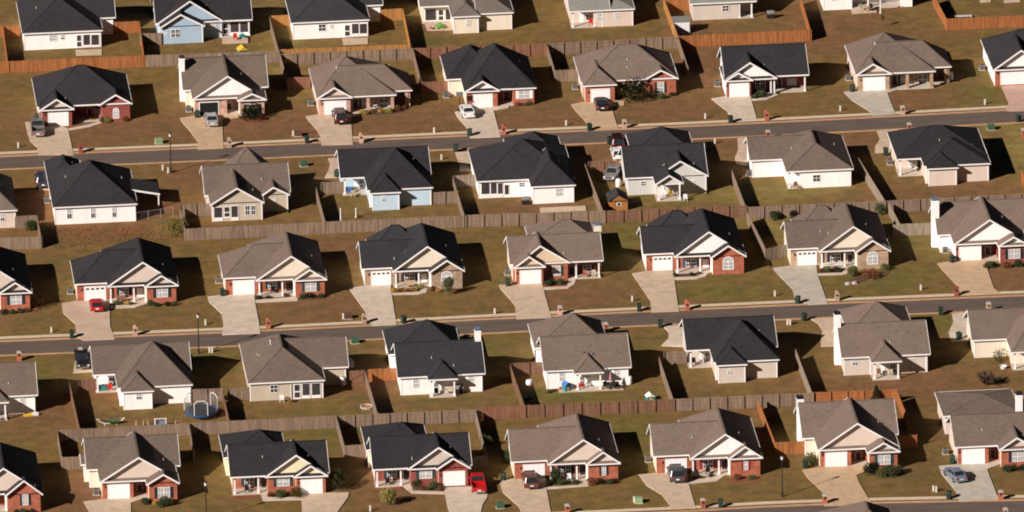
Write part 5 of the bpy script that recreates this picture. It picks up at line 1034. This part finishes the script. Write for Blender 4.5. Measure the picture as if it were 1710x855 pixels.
def hull(mb, secs, ch=.1):
    n = 8; vs = []
    for (y, zb, zt, w_) in secs:
        c = min(ch, (zt - zb) * .3); vs += [(-w_, y, zb + c), (-w_ + c, y, zb), (w_ - c, y, zb), (w_, y, zb + c), (w_, y, zt - c * 1.6), (w_ - c * 1.3, y, zt), (-w_ + c * 1.3, y, zt), (-w_, y, zt - c * 1.6)]
    fs = [tuple(range(n))]
    for i in range(len(secs) - 1):
        for k in range(n): fs.append((i * n + k, (i + 1) * n + k, (i + 1) * n + (k + 1) % n, i * n + (k + 1) % n))
    fs.append(tuple((len(secs) - 1) * n + k for k in range(n - 1, -1, -1)))
    return mb.add(vs, fs)
def frustum(mb, b, t, z0, z1):           # b, t = (y0, y1, half width)
    vs = [(-b[2], b[0], z0), (b[2], b[0], z0), (b[2], b[1], z0), (-b[2], b[1], z0), (-t[2], t[0], z1), (t[2], t[0], z1), (t[2], t[1], z1), (-t[2], t[1], z1)]
    return mb.add(vs, [(0, 3, 2, 1), (4, 5, 6, 7), (0, 1, 5, 4), (1, 2, 6, 5), (2, 3, 7, 6), (3, 0, 4, 7)])
def vehicle(kind, name, label, cat, reg, x, y, rz, col, fwd=False, scale=1.0):
    """(x, y) is where the end nearest the photographer meets the ground; front points away unless fwd."""
    L = dict(sedan=4.7, suv=4.8, pickup=5.5, hatch=3.9, van=4.9)[kind] * scale
    p = G(reg, x, y); a = rz + (math.pi if fwd else 0)
    c = p + Vector((math.cos(rz + math.pi / 2), math.sin(rz + math.pi / 2), 0)) * (L / 2)
    t = thing(name, label, cat, (c.x, c.y, .10), a); t.scale = (scale,) * 3
    body = MB(); h = L / scale / 2
    if kind in ('sedan', 'hatch'):
        hull(body, [(-h, .34, .80, .74), (-h + .12, .27, .94, .84), (-h + .7, .24, .99, .88), (0, .22, .96, .89), (h - 1.3, .22, .93, .88), (h - .3, .25, .82, .84), (h, .34, .66, .72)])
        g0, g1 = ((-h + .55, h - 1.35, .80), (-h + 1.25, h - 2.15, .62)) if kind == 'sedan' else ((-h + .08, h - 1.2, .80), (-h + .55, h - 1.9, .64)); z0, z1 = .93, 1.42
    elif kind in ('suv', 'van'):
        hull(body, [(-h, .40, .98, .80), (-h + .1, .32, 1.06, .88), (0, .30, 1.06, .92), (h - 1.3, .30, 1.04, .91), (h - .25, .33, .94, .86), (h, .42, .80, .76)])
        g0, g1 = (-h + .05, h - 1.25, .86), (-h + .38, h - (2.0 if kind == 'suv' else 1.9), .70); z0, z1 = 1.04, 1.70
    else:
        hull(body, [(-.35, .42, 1.10, .93), (.3, .40, 1.10, .95), (h - 1.4, .40, 1.10, .95), (h - .3, .42, 1.02, .92), (h, .50, .92, .86)])
        g0, g1 = (-.34, h - 1.45, .90), (-.24, h - 1.95, .80); z0, z1 = 1.08, 1.82
    b = body.obj('body', col, t)
    if kind == 'pickup':
        bm = MB().box(-.93, -h + .06, .46, .93, -.36, .62).box(-.95, -h + .06, .62, -.84, -.36, 1.08).box(.84, -h + .06, .62, .95, -.36, 1.08); bm.obj('cargo_bed', col, t)
        MB().box(-.84, -h + .10, .62, .84, -.38, .64).obj('bed_floor', col if col == 'p_red' else 'bedliner', t)
        MB().box(-.92, -h, .55, .92, -h + .06, 1.06).box(-.5, -h - .015, .70, .5, -h, .92).obj('tailgate', col, t)
    frustum(MB(), g0, g1, z0 - .03, z1 - .03).obj('cabin_glass', 'carglass', t)
    rm = MB(); frustum(rm, (g1[0] - .03, g1[1] + .05, g1[2] + .02), (g1[0] + .06, g1[1] - .04, g1[2] - .06), z1 - .05, z1 + .04); rm.obj('car_roof', col, t)
    pm = MB()
    for s_ in (-1, 1):
        pm.bar((s_ * g0[2], g0[0] + .03, z0 - .03), (s_ * g1[2], g1[0] + .02, z1 - .03), .09); pm.bar((s_ * g0[2], g0[1] - .03, z0 - .03), (s_ * g1[2], g1[1], z1 - .03), .07)
        ym, yt = (g0[0] + g0[1]) / 2 - .1, (g1[0] + g1[1]) / 2 - .1; pm.bar((s_ * (g0[2] + .005), ym, z0 - .03), (s_ * (g1[2] + .005), yt, z1 - .03), .09, .05)
        if kind in ('suv', 'van'): pm.bar((s_ * (g0[2] + .005), g0[0] + .95, z0 - .03), (s_ * (g1[2] + .005), g1[0] + .7, z1 - .03), .1, .05)
    pm.obj('pillar', col, t)
    wr = .34 if kind in ('sedan', 'hatch') else .38; ww = .89 if kind in ('sedan', 'hatch') else .93
    for yy in (-h + (.95 if kind != 'pickup' else 1.15), h - .9):
        for s_ in (-1, 1):
            o = MB().tube((s_ * (ww - .2), yy, wr), (s_ * (ww + .015), yy, wr), wr, n=16).obj('wheel', 'tyre', t)
            MB().tube((s_ * (ww + .015), yy, wr), (s_ * (ww + .03), yy, wr), wr * .62, n=12).obj('rim', 'chrome', o)
    bw = .80 if kind in ('sedan', 'hatch') else .84
    zl = dict(sedan=.68, hatch=.68, suv=.78, van=.78, pickup=.74)[kind]
    for s_ in (-1, 1):
        MB().box(min(s_ * bw, s_ * (bw - .26)), -h - .015, zl, max(s_ * bw, s_ * (bw - .26)), -h + .1, zl + .2).obj('tail_light', 'taillight', t)
        MB().box(min(s_ * (bw - .02), s_ * (bw - .32)), h - .14, zl - .08, max(s_ * (bw - .02), s_ * (bw - .32)), h + .012, zl + .06).obj('headlight', 'headlight', t)
        MB().box(min(s_ * (g0[2] + .02), s_ * (g0[2] + .24)), g0[1] - .35, z0, max(s_ * (g0[2] + .02), s_ * (g0[2] + .24)), g0[1] - .22, z0 + .16).obj('wing_mirror', col, t)
    MB().box(-bw + .05, -h - .07, .36, bw - .05, -h + .02, .54).obj('rear_bumper', 'chrome' if kind == 'pickup' else col, t); MB().box(-bw + .05, h - .04, .34, bw - .05, h + .06, .52).obj('front_bumper', 'chrome' if kind == 'pickup' else col, t)
    MB().box(-.42, h - .02, .56, .42, h + .016, .72).obj('grille', 'trimblack', t)
    MB().box(-.22, -h - .08, .58, .22, -h - .016, .72).obj('number_plate', 'whiteplastic', t)
    return t
vehicle('pickup', 'pickup_truck', 'silver pickup with grey bed cover on the top left drive', 'pickup', 'a1', 228, 826, -.03, 'p_pewter')
vehicle('sedan', 'sedan', 'silver sedan parked before the dark open garage', 'car', 'a1', 1266, 766, 0, 'p_silver')
vehicle('van', 'minivan', 'dark maroon van with red tail lights on the pale drive', 'van', 'a2', 536, 752, .03, 'p_maroon')
vehicle('sedan', 'sedan', 'white sedan on the drive of the charcoal hip roofed brick house', 'car', 'a2', 1298, 716, .06, 'p_white')
vehicle('sedan', 'sedan', 'dark green-black coupe parked askew with red tail lights', 'car', 'a3', 594, 672, .0, 'p_black')
vehicle('suv', 'estate_car', 'dark blue car half hidden behind the long white house', 'car', 'b1', 258, 418, 0, 'p_dusk')
vehicle('van', 'minivan', 'maroon van half hidden behind the pale grey house', 'van', 'b3', 690, 262, 0, 'p_maroon'); vehicle('hatch', 'hatchback', 'small white car behind the maroon van near the pale grey house', 'car', 'b3', 690, 322, 0, 'p_white')
vehicle('sedan', 'sedan', 'pale old sedan parked on the grass by the brown fence', 'car', 'b3', 628, 446, -.35, 'p_pale', fwd=True)
vehicle('hatch', 'hatchback', 'bright red small car on the reddish drive', 'car', 'c1', 580, 549, 0, 'p_red')
vehicle('pickup', 'pickup_truck', 'black pickup with chrome bumper facing down beside a white house', 'pickup', 'd1', 498, 356, 0, 'p_black', fwd=True)
vehicle('pickup', 'pickup_truck', 'bright red pickup beside the garage of the dark brick house', 'pickup', 'e2', 1480, 730, 0, 'p_red')
vehicle('van', 'minivan', 'dark brown van close to the white garage door', 'van', 'e3', 188, 700, 0, 'p_brown')
vehicle('suv', 'sport_utility_vehicle', 'dark grey sport utility vehicle close to a white garage door', 'car', 'e3', 1135, 660, 0, 'p_grey', scale=1.05)
vehicle('sedan', 'sedan', 'silver-blue sedan parked askew on the lower right drive', 'car', 'e4', 1308, 658, .28, 'p_blue')
# ------------------------------------------------------------------ yards
def shed(reg, x0, y0, x1, d, ztop_y, wallm, roofm, label, win=True, name='garden_shed'):
    p = G(reg, x0, y0); q = onY(reg, x1, y0, p.y); t = thing(name, label, 'shed', p)
    W = q.x - p.x; H = 1.55
    MB().box(0, 0, -.1, W, d, H).obj('wall', wallm, t)
    rm = MB(); o = .18
    rm.add([(-o, -o, H - .05), (W + o, -o, H - .05), (W + o, d + o, H - .05), (-o, d + o, H - .05), (W / 2, -o, H + W * .33), (W / 2, d + o, H + W * .33)], [(0, 3, 5, 4), (1, 4, 5, 2), (3, 2, 5), (0, 1, 2, 3)])
    rm.obj('roof', roofm, t)
    MB().add([(0, -.004, H - .06), (W, -.004, H - .06), (W / 2, -.1, H + W * .30)], [(0, 1, 2)]).obj('gable', wallm, t)
    if win:
        w_ = MB().box(W * .40, -.05, .75, W * .66, -.0, 1.25).obj('window', 'trim', t); MB().box(W * .44, -.06, .8, W * .62, -.052, 1.2).obj('pane', 'darkglass', w_)
    MB().box(W * .08, -.04, .02, W * .34, 0, 1.4).obj('door', wallm, t)
shed('b3', 632, 616, 742, 3.0, 560, 'orangewood', 'slate', 'small orange wooden shed with grey gable roof against the brown fence')
def grey_shed():
    p = G('a3', 1012, 205); q = onY('a3', 1112, 205, p.y); W = q.x - p.x; t = thing('storage_box', 'small pale grey storage shed with flat roof in the orange fence corner', 'shed', p)
    MB().box(0, 0, -.05, W, 1.6, 1.85).obj('wall', 'dishwhite', t); MB().add([(-.08, -.1, 1.85), (W + .08, -.1, 1.85), (W + .08, 1.7, 2.1), (-.08, 1.7, 2.1), (-.08, -.1, 1.93), (W + .08, -.1, 1.93), (W + .08, 1.7, 2.2), (-.08, 1.7, 2.2)], [(0, 3, 2, 1), (4, 5, 6, 7), (0, 1, 5, 4), (1, 2, 6, 5), (2, 3, 7, 6), (3, 0, 4, 7)]).obj('roof', 'acgrey', t)
    MB().box(.1, -.03, .05, W * .48, 0, 1.7).obj('door', 'dishwhite', t); MB().box(W * .52, -.03, .05, W - .1, 0, 1.7).obj('door', 'dishwhite', t)
grey_shed()
def trampoline():
    t = thing('trampoline', 'round trampoline with blue pad and white net hoops by the grey fence', 'trampoline', G('d1', 1197, 622)); r = 2.25
    MB().lathe([(r - .35, .80), (r - .35, .805)], 28).obj('mat', 'meshdark', t)
    def ring(ra, rb, z0, z1, n=28):
        mb = MB(); pr = [(ra, z0), (rb, z0), (rb, z1), (ra, z1)]; vs = [(R_ * math.cos(6.28318 * k / n), R_ * math.sin(6.28318 * k / n), z) for k in range(n) for R_, z in pr]
        return mb.add(vs, [(k * 4 + a, ((k + 1) % n) * 4 + a, ((k + 1) % n) * 4 + (a + 1) % 4, k * 4 + (a + 1) % 4) for k in range(n) for a in range(4)])
    ring(r - .22, r + .03, .78, .84).obj('pad', 'bluepad', t); ring(r, r + .02, .60, .78).obj('skirt', 'bluepad', t)
    for k in range(6):
        a = k * 1.047 + .3; MB().tube((r * math.cos(a), r * math.sin(a), -.05), (r * math.cos(a), r * math.sin(a), .8), .03).obj('leg', 'chrome', t)
    for k in range(3):
        a = k * 2.094 - 2.05; pts = [(r * math.cos(a), r * math.sin(a), .8), (r * 1.0 * math.cos(a), r * math.sin(a), 2.5), (r * .9 * math.cos(a + .18), r * .9 * math.sin(a + .18), 2.85), (r * .9 * math.cos(a + .65), r * .9 * math.sin(a + .65), 2.85), (r * math.cos(a + .83), r * math.sin(a + .83), 2.5), (r * math.cos(a + .83), r * math.sin(a + .83), .8)]
        mb = MB()
        for u, v in zip(pts, pts[1:]): mb.tube(u, v, .05, n=8)
        mb.obj('net_hoop', 'whiteplastic', t)
    nm = MB(); n = 60
    for k in range(n):
        a = 6.28318 * k / n; nm.tube((r * .98 * math.cos(a), r * .98 * math.sin(a), .85), (r * .98 * math.cos(a), r * .98 * math.sin(a), 2.4), .014, n=3, caps=False)
    for z in [.9 + .15 * k for k in range(10)]:
        for k in range(28): nm.tube((r * .98 * math.cos(6.28318 * k / 28), r * .98 * math.sin(6.28318 * k / 28), z), (r * .98 * math.cos(6.28318 * (k + 1) / 28), r * .98 * math.sin(6.28318 * (k + 1) / 28), z), .008, n=3, caps=False)
    nm.obj('net', 'netgrey', t)
trampoline()
def hammock():
    t = thing('hammock', 'green hammock on a curved white stand before the grey fence', 'hammock', G('d1', 658, 672)); mb = MB(); gm = MB(); N = 12
    for k in range(N):
        f = lambda i: (-1.9 + 3.8 * i / N, 0, .12 + .75 * (abs(i - N / 2) / (N / 2)) ** 3)
        mb.tube(f(k), f(k + 1), .05, n=6)
    for s_ in (-1, 1): mb.bar((s_ * .8, -.5, .03), (s_ * .8, .5, .03), .08)
    mb.obj('stand', 'whiteplastic', t)
    vs = []; 
    for k in range(N + 1):
        x = -1.35 + 2.7 * k / N; e = 1 - (abs(k - N / 2) / (N / 2)) ** 2; z = .75 - .38 * e
        vs += [(x, -.12 - .42 * e, z + .06), (x, 0, z), (x, .12 + .42 * e, z + .06)]
    gm.add(vs, [(k * 3 + a, (k + 1) * 3 + a, (k + 1) * 3 + a + 1, k * 3 + a + 1) for k in range(N) for a in (0, 1)]); gm.obj('sling', 'boxdark', t)
    rp = MB()
    for s_ in (-1, 1): rp.tube((s_ * 1.88, 0, .86), (s_ * 1.35, 0, .75), .02, n=5)
    rp.obj('rope', 'whiteplastic', t)
hammock()
def swing():
    t = thing('garden_swing', 'white garden swing frame with pale blue seat before the grey fence', 'swing', G('d1', 955, 690))
    for s_ in (-1, 1):
        MB().bar((s_ * .75, -.3, 0), (s_ * .72, 0, 1.25), .09).bar((s_ * .75, .3, 0), (s_ * .72, 0, 1.25), .09).obj('frame', 'whiteplastic', t)
    MB().bar((-.85, 0, 1.25), (.85, 0, 1.25), .09).obj('top_bar', 'whiteplastic', t)
    MB().box(-.55, -.25, .42, .55, .2, .48).box(-.55, .2, .42, .55, .26, .85).obj('seat', 'capblue', t)
    for s_ in (-.5, .5): MB().tube((s_, 0, .48), (s_, 0, 1.22), .015, n=5).obj('chain', 'chrome', t)
swing()
for x, n in ((810, 'first'), (853, 'second'), (880, 'third'), (1045, 'fourth')):
    t = thing('wooden_post', f'short pale post, {n} from left along the fence behind the trampoline lawn', 'post', G('d1', x, 692)); MB().box(-.07, -.07, -.1, .07, .07, .95).obj('post', 'woodpale', t); MB().box(-.09, -.09, .95, .09, .09, 1.0).obj('cap', 'woodpale', t)
def tank(reg, x, y, label):
    t = thing('gas_tank', label, 'gas tank', G(reg, x, y), 0, 'white upright gas tanks')
    MB().lathe([(.32, .0), (.36, .08), (.36, .95), (.30, 1.12), (.16, 1.22), (.0, 1.25)], 16).obj('tank_body', 'dishwhite', t, smooth=True); MB().lathe([(.12, 1.2), (.12, 1.35), (.05, 1.38)], 10).obj('valve_cap', 'acgrey', t); MB().lathe([(.34, -.05), (.34, .02)], 16).obj('foot_ring', 'acgrey', t)
tank('d2', 541, 440, 'white upright gas tank at the corner of the tan screened house'); tank('d3', 753, 504, 'white upright gas tank right of the toy filled patio'); tank('a4', 1131, 475, 'white upright gas tank at the porch corner of the upper taupe house'); tank('b3', 685, 470, 'white upright gas tank beside the pale old sedan')
def hoop():
    t = thing('basketball_hoop', 'white basketball backboard on a black pole in the fence shadow', 'basketball hoop', G('d3', 157, 588))
    MB().box(-.45, -.35, 0, .45, .35, .2).obj('base', 'lampblack', t); MB().tube((0, 0, .1), (0, -.1, 2.2), .05).obj('pole', 'lampblack', t); MB().lathe([(.05, -.3), (.42, -.3), (.47, -.1), (.47, .2), (.38, .36), (.05, .36)], 14, (0, 0, 0)).obj('backboard', 'dishwhite', t, (0, -.16, 2.35)); MB().lathe([(.24, 0), (.24, .03)], 12).obj('rim', 'rust', t, (0, -.6, 2.1))
hoop()
def portable_hoop(reg, x, y, label):
    t = thing('basketball_hoop', label, 'basketball hoop', G(reg, x, y)); MB().box(-.4, -.4, 0, .4, .4, .2).obj('base', 'lampblack', t); MB().tube((0, 0, .1), (0, 0, 2.9), .06).obj('pole', 'lampblack', t); MB().box(-.5, -.16, 2.3, .5, -.12, 3.0).obj('backboard', 'netgrey', t); MB().lathe([(.23, 0), (.23, .03)], 12).obj('rim', 'rust', t, (0, -.4, 2.4))
portable_hoop('a2', 1240, 662, 'dark basketball hoop at the edge of the drive with the white sedan')
def chair(reg, x, y, z, m, label, rz=0, w_=.55, cat='chair', group='chairs on the porches'):
    p = G(reg, x, y, z); t = thing('porch_chair' if w_ < 1 else 'porch_bench', label, 'chair' if w_ < 1 else 'bench', p, rz + math.pi, group)
    hw = w_ / 2
    MB().box(-hw, -.25, .40, hw, .25, .46).obj('seat', m, t); MB().box(-hw, -.31, .46, hw, -.25, .95).obj('backrest', m, t)
    for sx in (-hw, hw - .05):
        for sy in (-.28, .2): MB().box(sx, sy, 0, sx + .05, sy + .05, .40).obj('leg', m, t)
        MB().box(sx, -.25, .62, sx + .05, .25, .66).obj('arm', m, t)
for a in [('a4', 188, 505, .14, 'whiteplastic', 'white chair on the porch of ' + R('A6')), ('a2', 738, 640, .14, 'whiteplastic', 'white chair on the porch of ' + R('A3')), ('a4', 912, 494, .14, 'whiteplastic', 'white chair on the porch of ' + R('A7'), 0, .9), ('b2', 585, 442, .14, 'toyblue', 'blue chair on the back porch of ' + R('B3')), ('b2', 605, 462, 0, 'woodpale', 'pale wooden chair on the grass behind ' + R('B3')),
          ('b3', 955, 530, .14, 'whiteplastic', 'white chair at the left of the porch of ' + R('B5')), ('b3', 995, 528, .14, 'toyyellow', 'yellow chair on the porch of ' + R('B5')), ('b3', 1028, 526, .14, 'clothtan', 'tan chair on the porch of ' + R('B5')), ('b3', 1085, 555, 0, 'dishwhite', 'white chair on the grass right of the porch of ' + R('B5')),
          ('c1', 722, 480, .14, 'woodbrown', 'brown bench on the porch of ' + R('C1'), 0, 1.2), ('c2', 940, 428, .14, 'woodpale', 'pale wooden bench on the porch of ' + R('C3'), 0, 1.3), ('c2', 128, 462, .14, 'lampblack', 'black chair on the porch of ' + R('C2')), ('c3', 490, 438, .14, 'rust', 'red chair on the porch of ' + R('C4')), ('c3', 540, 436, .14, 'clothtan', 'tan chair on the porch of ' + R('C4')),
          ('d2', 1100, 500, .14, 'lampblack', 'black chair on the back porch of ' + R('D3')), ('d2', 1175, 490, .14, 'clothtan', 'tan bench on the back porch of ' + R('D3'), 0, 1.1), ('d3', 505, 520, .14, 'whiteplastic', 'white chair on the back porch of ' + R('D4')), ('d3', 1135, 388, .14, 'lampblack', 'black chair on the back porch of ' + R('D5')), ('d3', 1180, 378, .14, 'whiteplastic', 'white chair on the back porch of ' + R('D5')),
          ('d4', 705, 525, .14, 'woodbrown', 'brown chair on the back porch of ' + R('D6')), ('d4', 775, 525, .14, 'clothtan', 'tan chair on the back porch of ' + R('D6')), ('e3', 430, 632, .14, 'whiteplastic', 'white chair on the porch of ' + R('E4')), ('e3', 1330, 590, .14, 'lampblack', 'black chair on the porch of ' + R('E5')), ('e2', -30, 708, .14, 'lampblack', 'black chair on the porch of ' + R('E2')), ('e2', 885, 660, .14, 'lampblack', 'black chair on the porch of ' + R('E3')),
          ('a4', 600, 62, .1, 'clothtan', 'tan chair on the patio of ' + R('H07'), .4), ('a4', 655, 60, .1, 'lampblack', 'black chair on the patio of ' + R('H07'), -.3), ('d1', 655, 472, .14, 'toyred', 'red chair on the back porch of ' + R('D1')), ('b4', 905, 415, .14, 'whiteplastic', 'white chair on the back patio of ' + R('B7'), 0, .9), ('d2', 180, 540, 0, 'whiteplastic', 'white chair on the grass behind ' + R('D2')), ('d1', -10, 650, .14, 'toypink', 'pink chair on the porch of ' + R('D0')), ('b4', 210, 515, .14, 'woodbrown', 'brown chair on the corner porch of ' + R('B6')), ('a3', 525, 150, .14, 'toyred', 'red chair on the back porch of ' + R('H05')), ('a1', 1400, 238, .22, 'toyred', 'red chair on the deck of ' + R('H02'))]: chair(*a)
def table(reg, x, y, z, m, label, r=.55, umbrella=None):
    t = thing('garden_table', label, 'table', G(reg, x, y, z)); MB().lathe([(r, .70), (r, .74)], 16).obj('tabletop', m, t); MB().tube((0, 0, 0), (0, 0, .7), .04).obj('leg', m, t); MB().lathe([(.28, 0), (.28, .05)], 12).obj('base', m, t)
    if umbrella:
        u = thing('folded_parasol', umbrella, 'parasol', G(reg, x, y, z)); MB().tube((0, 0, .74), (0, 0, 2.4), .025).obj('pole', 'woodpale', u); MB().lathe([(.05, 1.25), (.20, 1.35), (.12, 1.9), (.03, 2.4)], 10).obj('canopy', 'toypink', u)
table('d3', 640, 532, .1, 'lampblack', 'round black table at the right of the toy filled patio', .8, 'folded pinkish parasol standing in the black patio table')
for x, s_ in ((608, 'left'), (680, 'right')): chair('d3', x, 532, .1, 'lampblack', f'black chair {s_} of the round black patio table')
table('a4', 630, 68, .1, 'woodpale', 'small pale table on the patio of the top edge white house'); table('d2', 215, 548, 0, 'woodbrown', 'low brown table on the grass behind the screened porch house', .5)
def playhouse(reg, x, y, label, w_, h_, ma, mb_, mc, rz=.2):
    t = thing('toy_playhouse', label, 'playhouse', G(reg, x, y), rz, 'plastic toys in the yards')
    MB().box(-w_, -w_ * .8, 0, w_, w_ * .8, h_).obj('wall', ma, t); MB().add([(-w_ * 1.15, -w_, h_), (w_ * 1.15, -w_, h_), (w_ * 1.15, w_, h_), (-w_ * 1.15, w_, h_), (0, -w_, h_ + w_ * .8), (0, w_, h_ + w_ * .8)], [(0, 3, 5, 4), (1, 4, 5, 2), (3, 2, 5), (0, 1, 4), (0, 1, 2, 3)]).obj('roof', mb_, t); MB().box(-w_ * .4, -w_ * .8 - .02, 0, w_ * .3, -w_ * .8, h_ * .7).obj('door', mc, t)
playhouse('d3', 876, 600, 'small teal and white toy playhouse on the lawn by the brown fence', .55, .65, 'teal', 'whiteplastic', 'toyyellow'); playhouse('d3', 378, 545, 'tall teal toy house at the left of the toy filled patio', .5, 1.0, 'teal', 'toyblue', 'whiteplastic', .6); playhouse('a1', 1445, 360, 'teal toy house with yellow roof showing above the grey fence', .7, 1.75, 'teal', 'toyyellow', 'toyyellow')
playhouse('d1', 618, 470, 'low teal toy on the back porch of the trampoline house', .55, .3, 'teal', 'teal', 'toygreen'); playhouse('a2', 1125, 168, 'green toy on the patio of the cream house at the top', .65, .25, 'toygreen', 'toygreen', 'whiteplastic'); playhouse('a2', 1063, 178, 'small pink toy on the patio of the cream house at the top', .32, .35, 'toypink', 'toypink', 'whiteplastic'); playhouse('d3', 462, 524, 'red toy box on the back porch of the toy filled patio house', .35, .5, 'toyred', 'toyred', 'toygreen'); playhouse('d3', 345, 540, 'small red toy left of the tall teal toy house', .25, .3, 'toyred', 'toyred', 'whiteplastic')
playhouse('a1', 1445, 232, 'teal toy on the deck of the blue house at the top', .4, .5, 'teal', 'teal', 'whiteplastic')
def slide():
    t = thing('toy_slide', 'yellow toy slide with white end lying along a house wall', 'toy', G('d1', 180, 622), .12); MB().box(-.9, -.2, .02, .35, .2, .16).box(-.9, -.24, .02, .35, -.2, .26).box(-.9, .2, .02, .35, .24, .26).obj('chute', 'toyyellow', t); MB().box(.35, -.22, .02, 1.1, .22, .42).obj('ladder', 'whiteplastic', t)
slide()
def planter():
    t = thing('fire_ring', 'round brick fire ring with pale edge stones by the side fence', 'fire ring', G('d2', 686, 572)); mb = MB(); 
    for k in range(14):
        a = k * 6.2832 / 14; c, s_ = math.cos(a), math.sin(a); mb.bar((.78 * c - .15 * s_, .78 * s_ + .15 * c, .12), (.78 * c + .15 * s_, .78 * s_ - .15 * c, .12), .2, .28)
    mb.obj('stone_ring', 'stoneedge', t); MB().lathe([(.7, .0), (.7, .1)], 16).obj('ash_bed', 'rust', t)
planter()
def pole(reg, x, y, ytop, label, m, base=False):
    p = G(reg, x, y); H = onY(reg, x, ytop, p.y).z; t = thing('thin_pole', label, 'pole', p); MB().tube((0, 0, -.1), (0, 0, H), .09, .07).obj('pole', m, t); MB().lathe([(.16, -.05), (.16, .08)], 10).obj('foot', m, t); MB().lathe([(.1, H), (.02, H + .12)], 8).obj('cap', m, t)
pole('a4', 714, 78, -60, 'tall thin white pole on the lawn behind the top edge white house', 'whiteplastic'); pole('b2', 531, 602, 530, 'thick white post leaning by the fence behind the pale blue house', 'whiteplastic'); pole('b2', 622, 580, 528, 'white post beside a dark stump behind the pale blue house', 'whiteplastic')
t = thing('tree_stump', 'dark stump beside the white post behind the pale blue house', 'stump', G('b2', 632, 584)); MB().lathe([(.24, -.05), (.2, .3), (.19, .45)], 10).obj('stump', 'twig', t)
def lounger():
    t = thing('sun_lounger', 'white slatted lounger by the fence in the top right yard', 'lounger', G('a4', 1205, 108)); f = MB()
    for k in range(7): f.box(-1.3 + k * .38, -.35, .32, -1.05 + k * .38, .35, .37)
    f.obj('slat_bed', 'whiteplastic', t); 
    for sx in (-1.2, 1.1):
        for sy in (-.32, .28): MB().box(sx, sy, 0, sx + .06, sy + .06, .32).obj('leg', 'whiteplastic', t)
lounger()
def basin():
    t = thing('white_basin', 'white round basin lying on the lawn near the right edge', 'basin', G('d4', 1445, 482)); MB().lathe([(.35, 0), (.48, .35), (.50, .38), (.42, .36), (.3, .1)], 16).obj('bowl', 'whiteplastic', t); MB().lathe([(.2, -.02), (.2, .0)], 10).obj('foot', 'whiteplastic', t)
basin()
def grill(reg, x, y, label):
    t = thing('barbecue_grill', label, 'barbecue', G(reg, x, y)); MB().box(-.55, -.3, .1, .55, .3, .85).obj('cabinet', 'lampblack', t); MB().lathe([(.32, -.55), (.36, -.3), (.36, .3), (.32, .55)], 10).obj('lid', 'acgrey', t).matrix_local = Matrix.Translation((0, 0, .85)) @ Matrix.Rotation(math.pi / 2, 4, 'Y')
grill('a4', 60, 108, 'covered grey barbecue right of the beige house porch'); grill('b3', 135, 575, 'dark barbecue against the white house with the patio strip'); grill('d2', 1240, 488, 'small dark barbecue right of the white chimney house porch')
for x, y, n in ((520, 552, 'larger'), (560, 548, 'smaller')):
    o = crown(1, 10, 2, .1, x); mb = MB(); q = random.Random(x); vs = [(math.cos(a) * .5 * q.uniform(.8, 1.1), math.sin(a) * .4 * q.uniform(.8, 1.1), -.05) for a in [k * .785 for k in range(8)]] + [(math.cos(a) * .36 * q.uniform(.8, 1.1), math.sin(a) * .3, .3) for a in [k * .785 for k in range(8)]]
    mb.add(vs, [tuple(range(7, -1, -1)), tuple(range(8, 16))] + [(k, (k + 1) % 8, 8 + (k + 1) % 8, 8 + k) for k in range(8)]); tag(mb.obj('boulder', 'stoneedge', None, G('c4', x, y)), f'{n} pale boulder at the bed corner of the tan stone house', 'boulder')
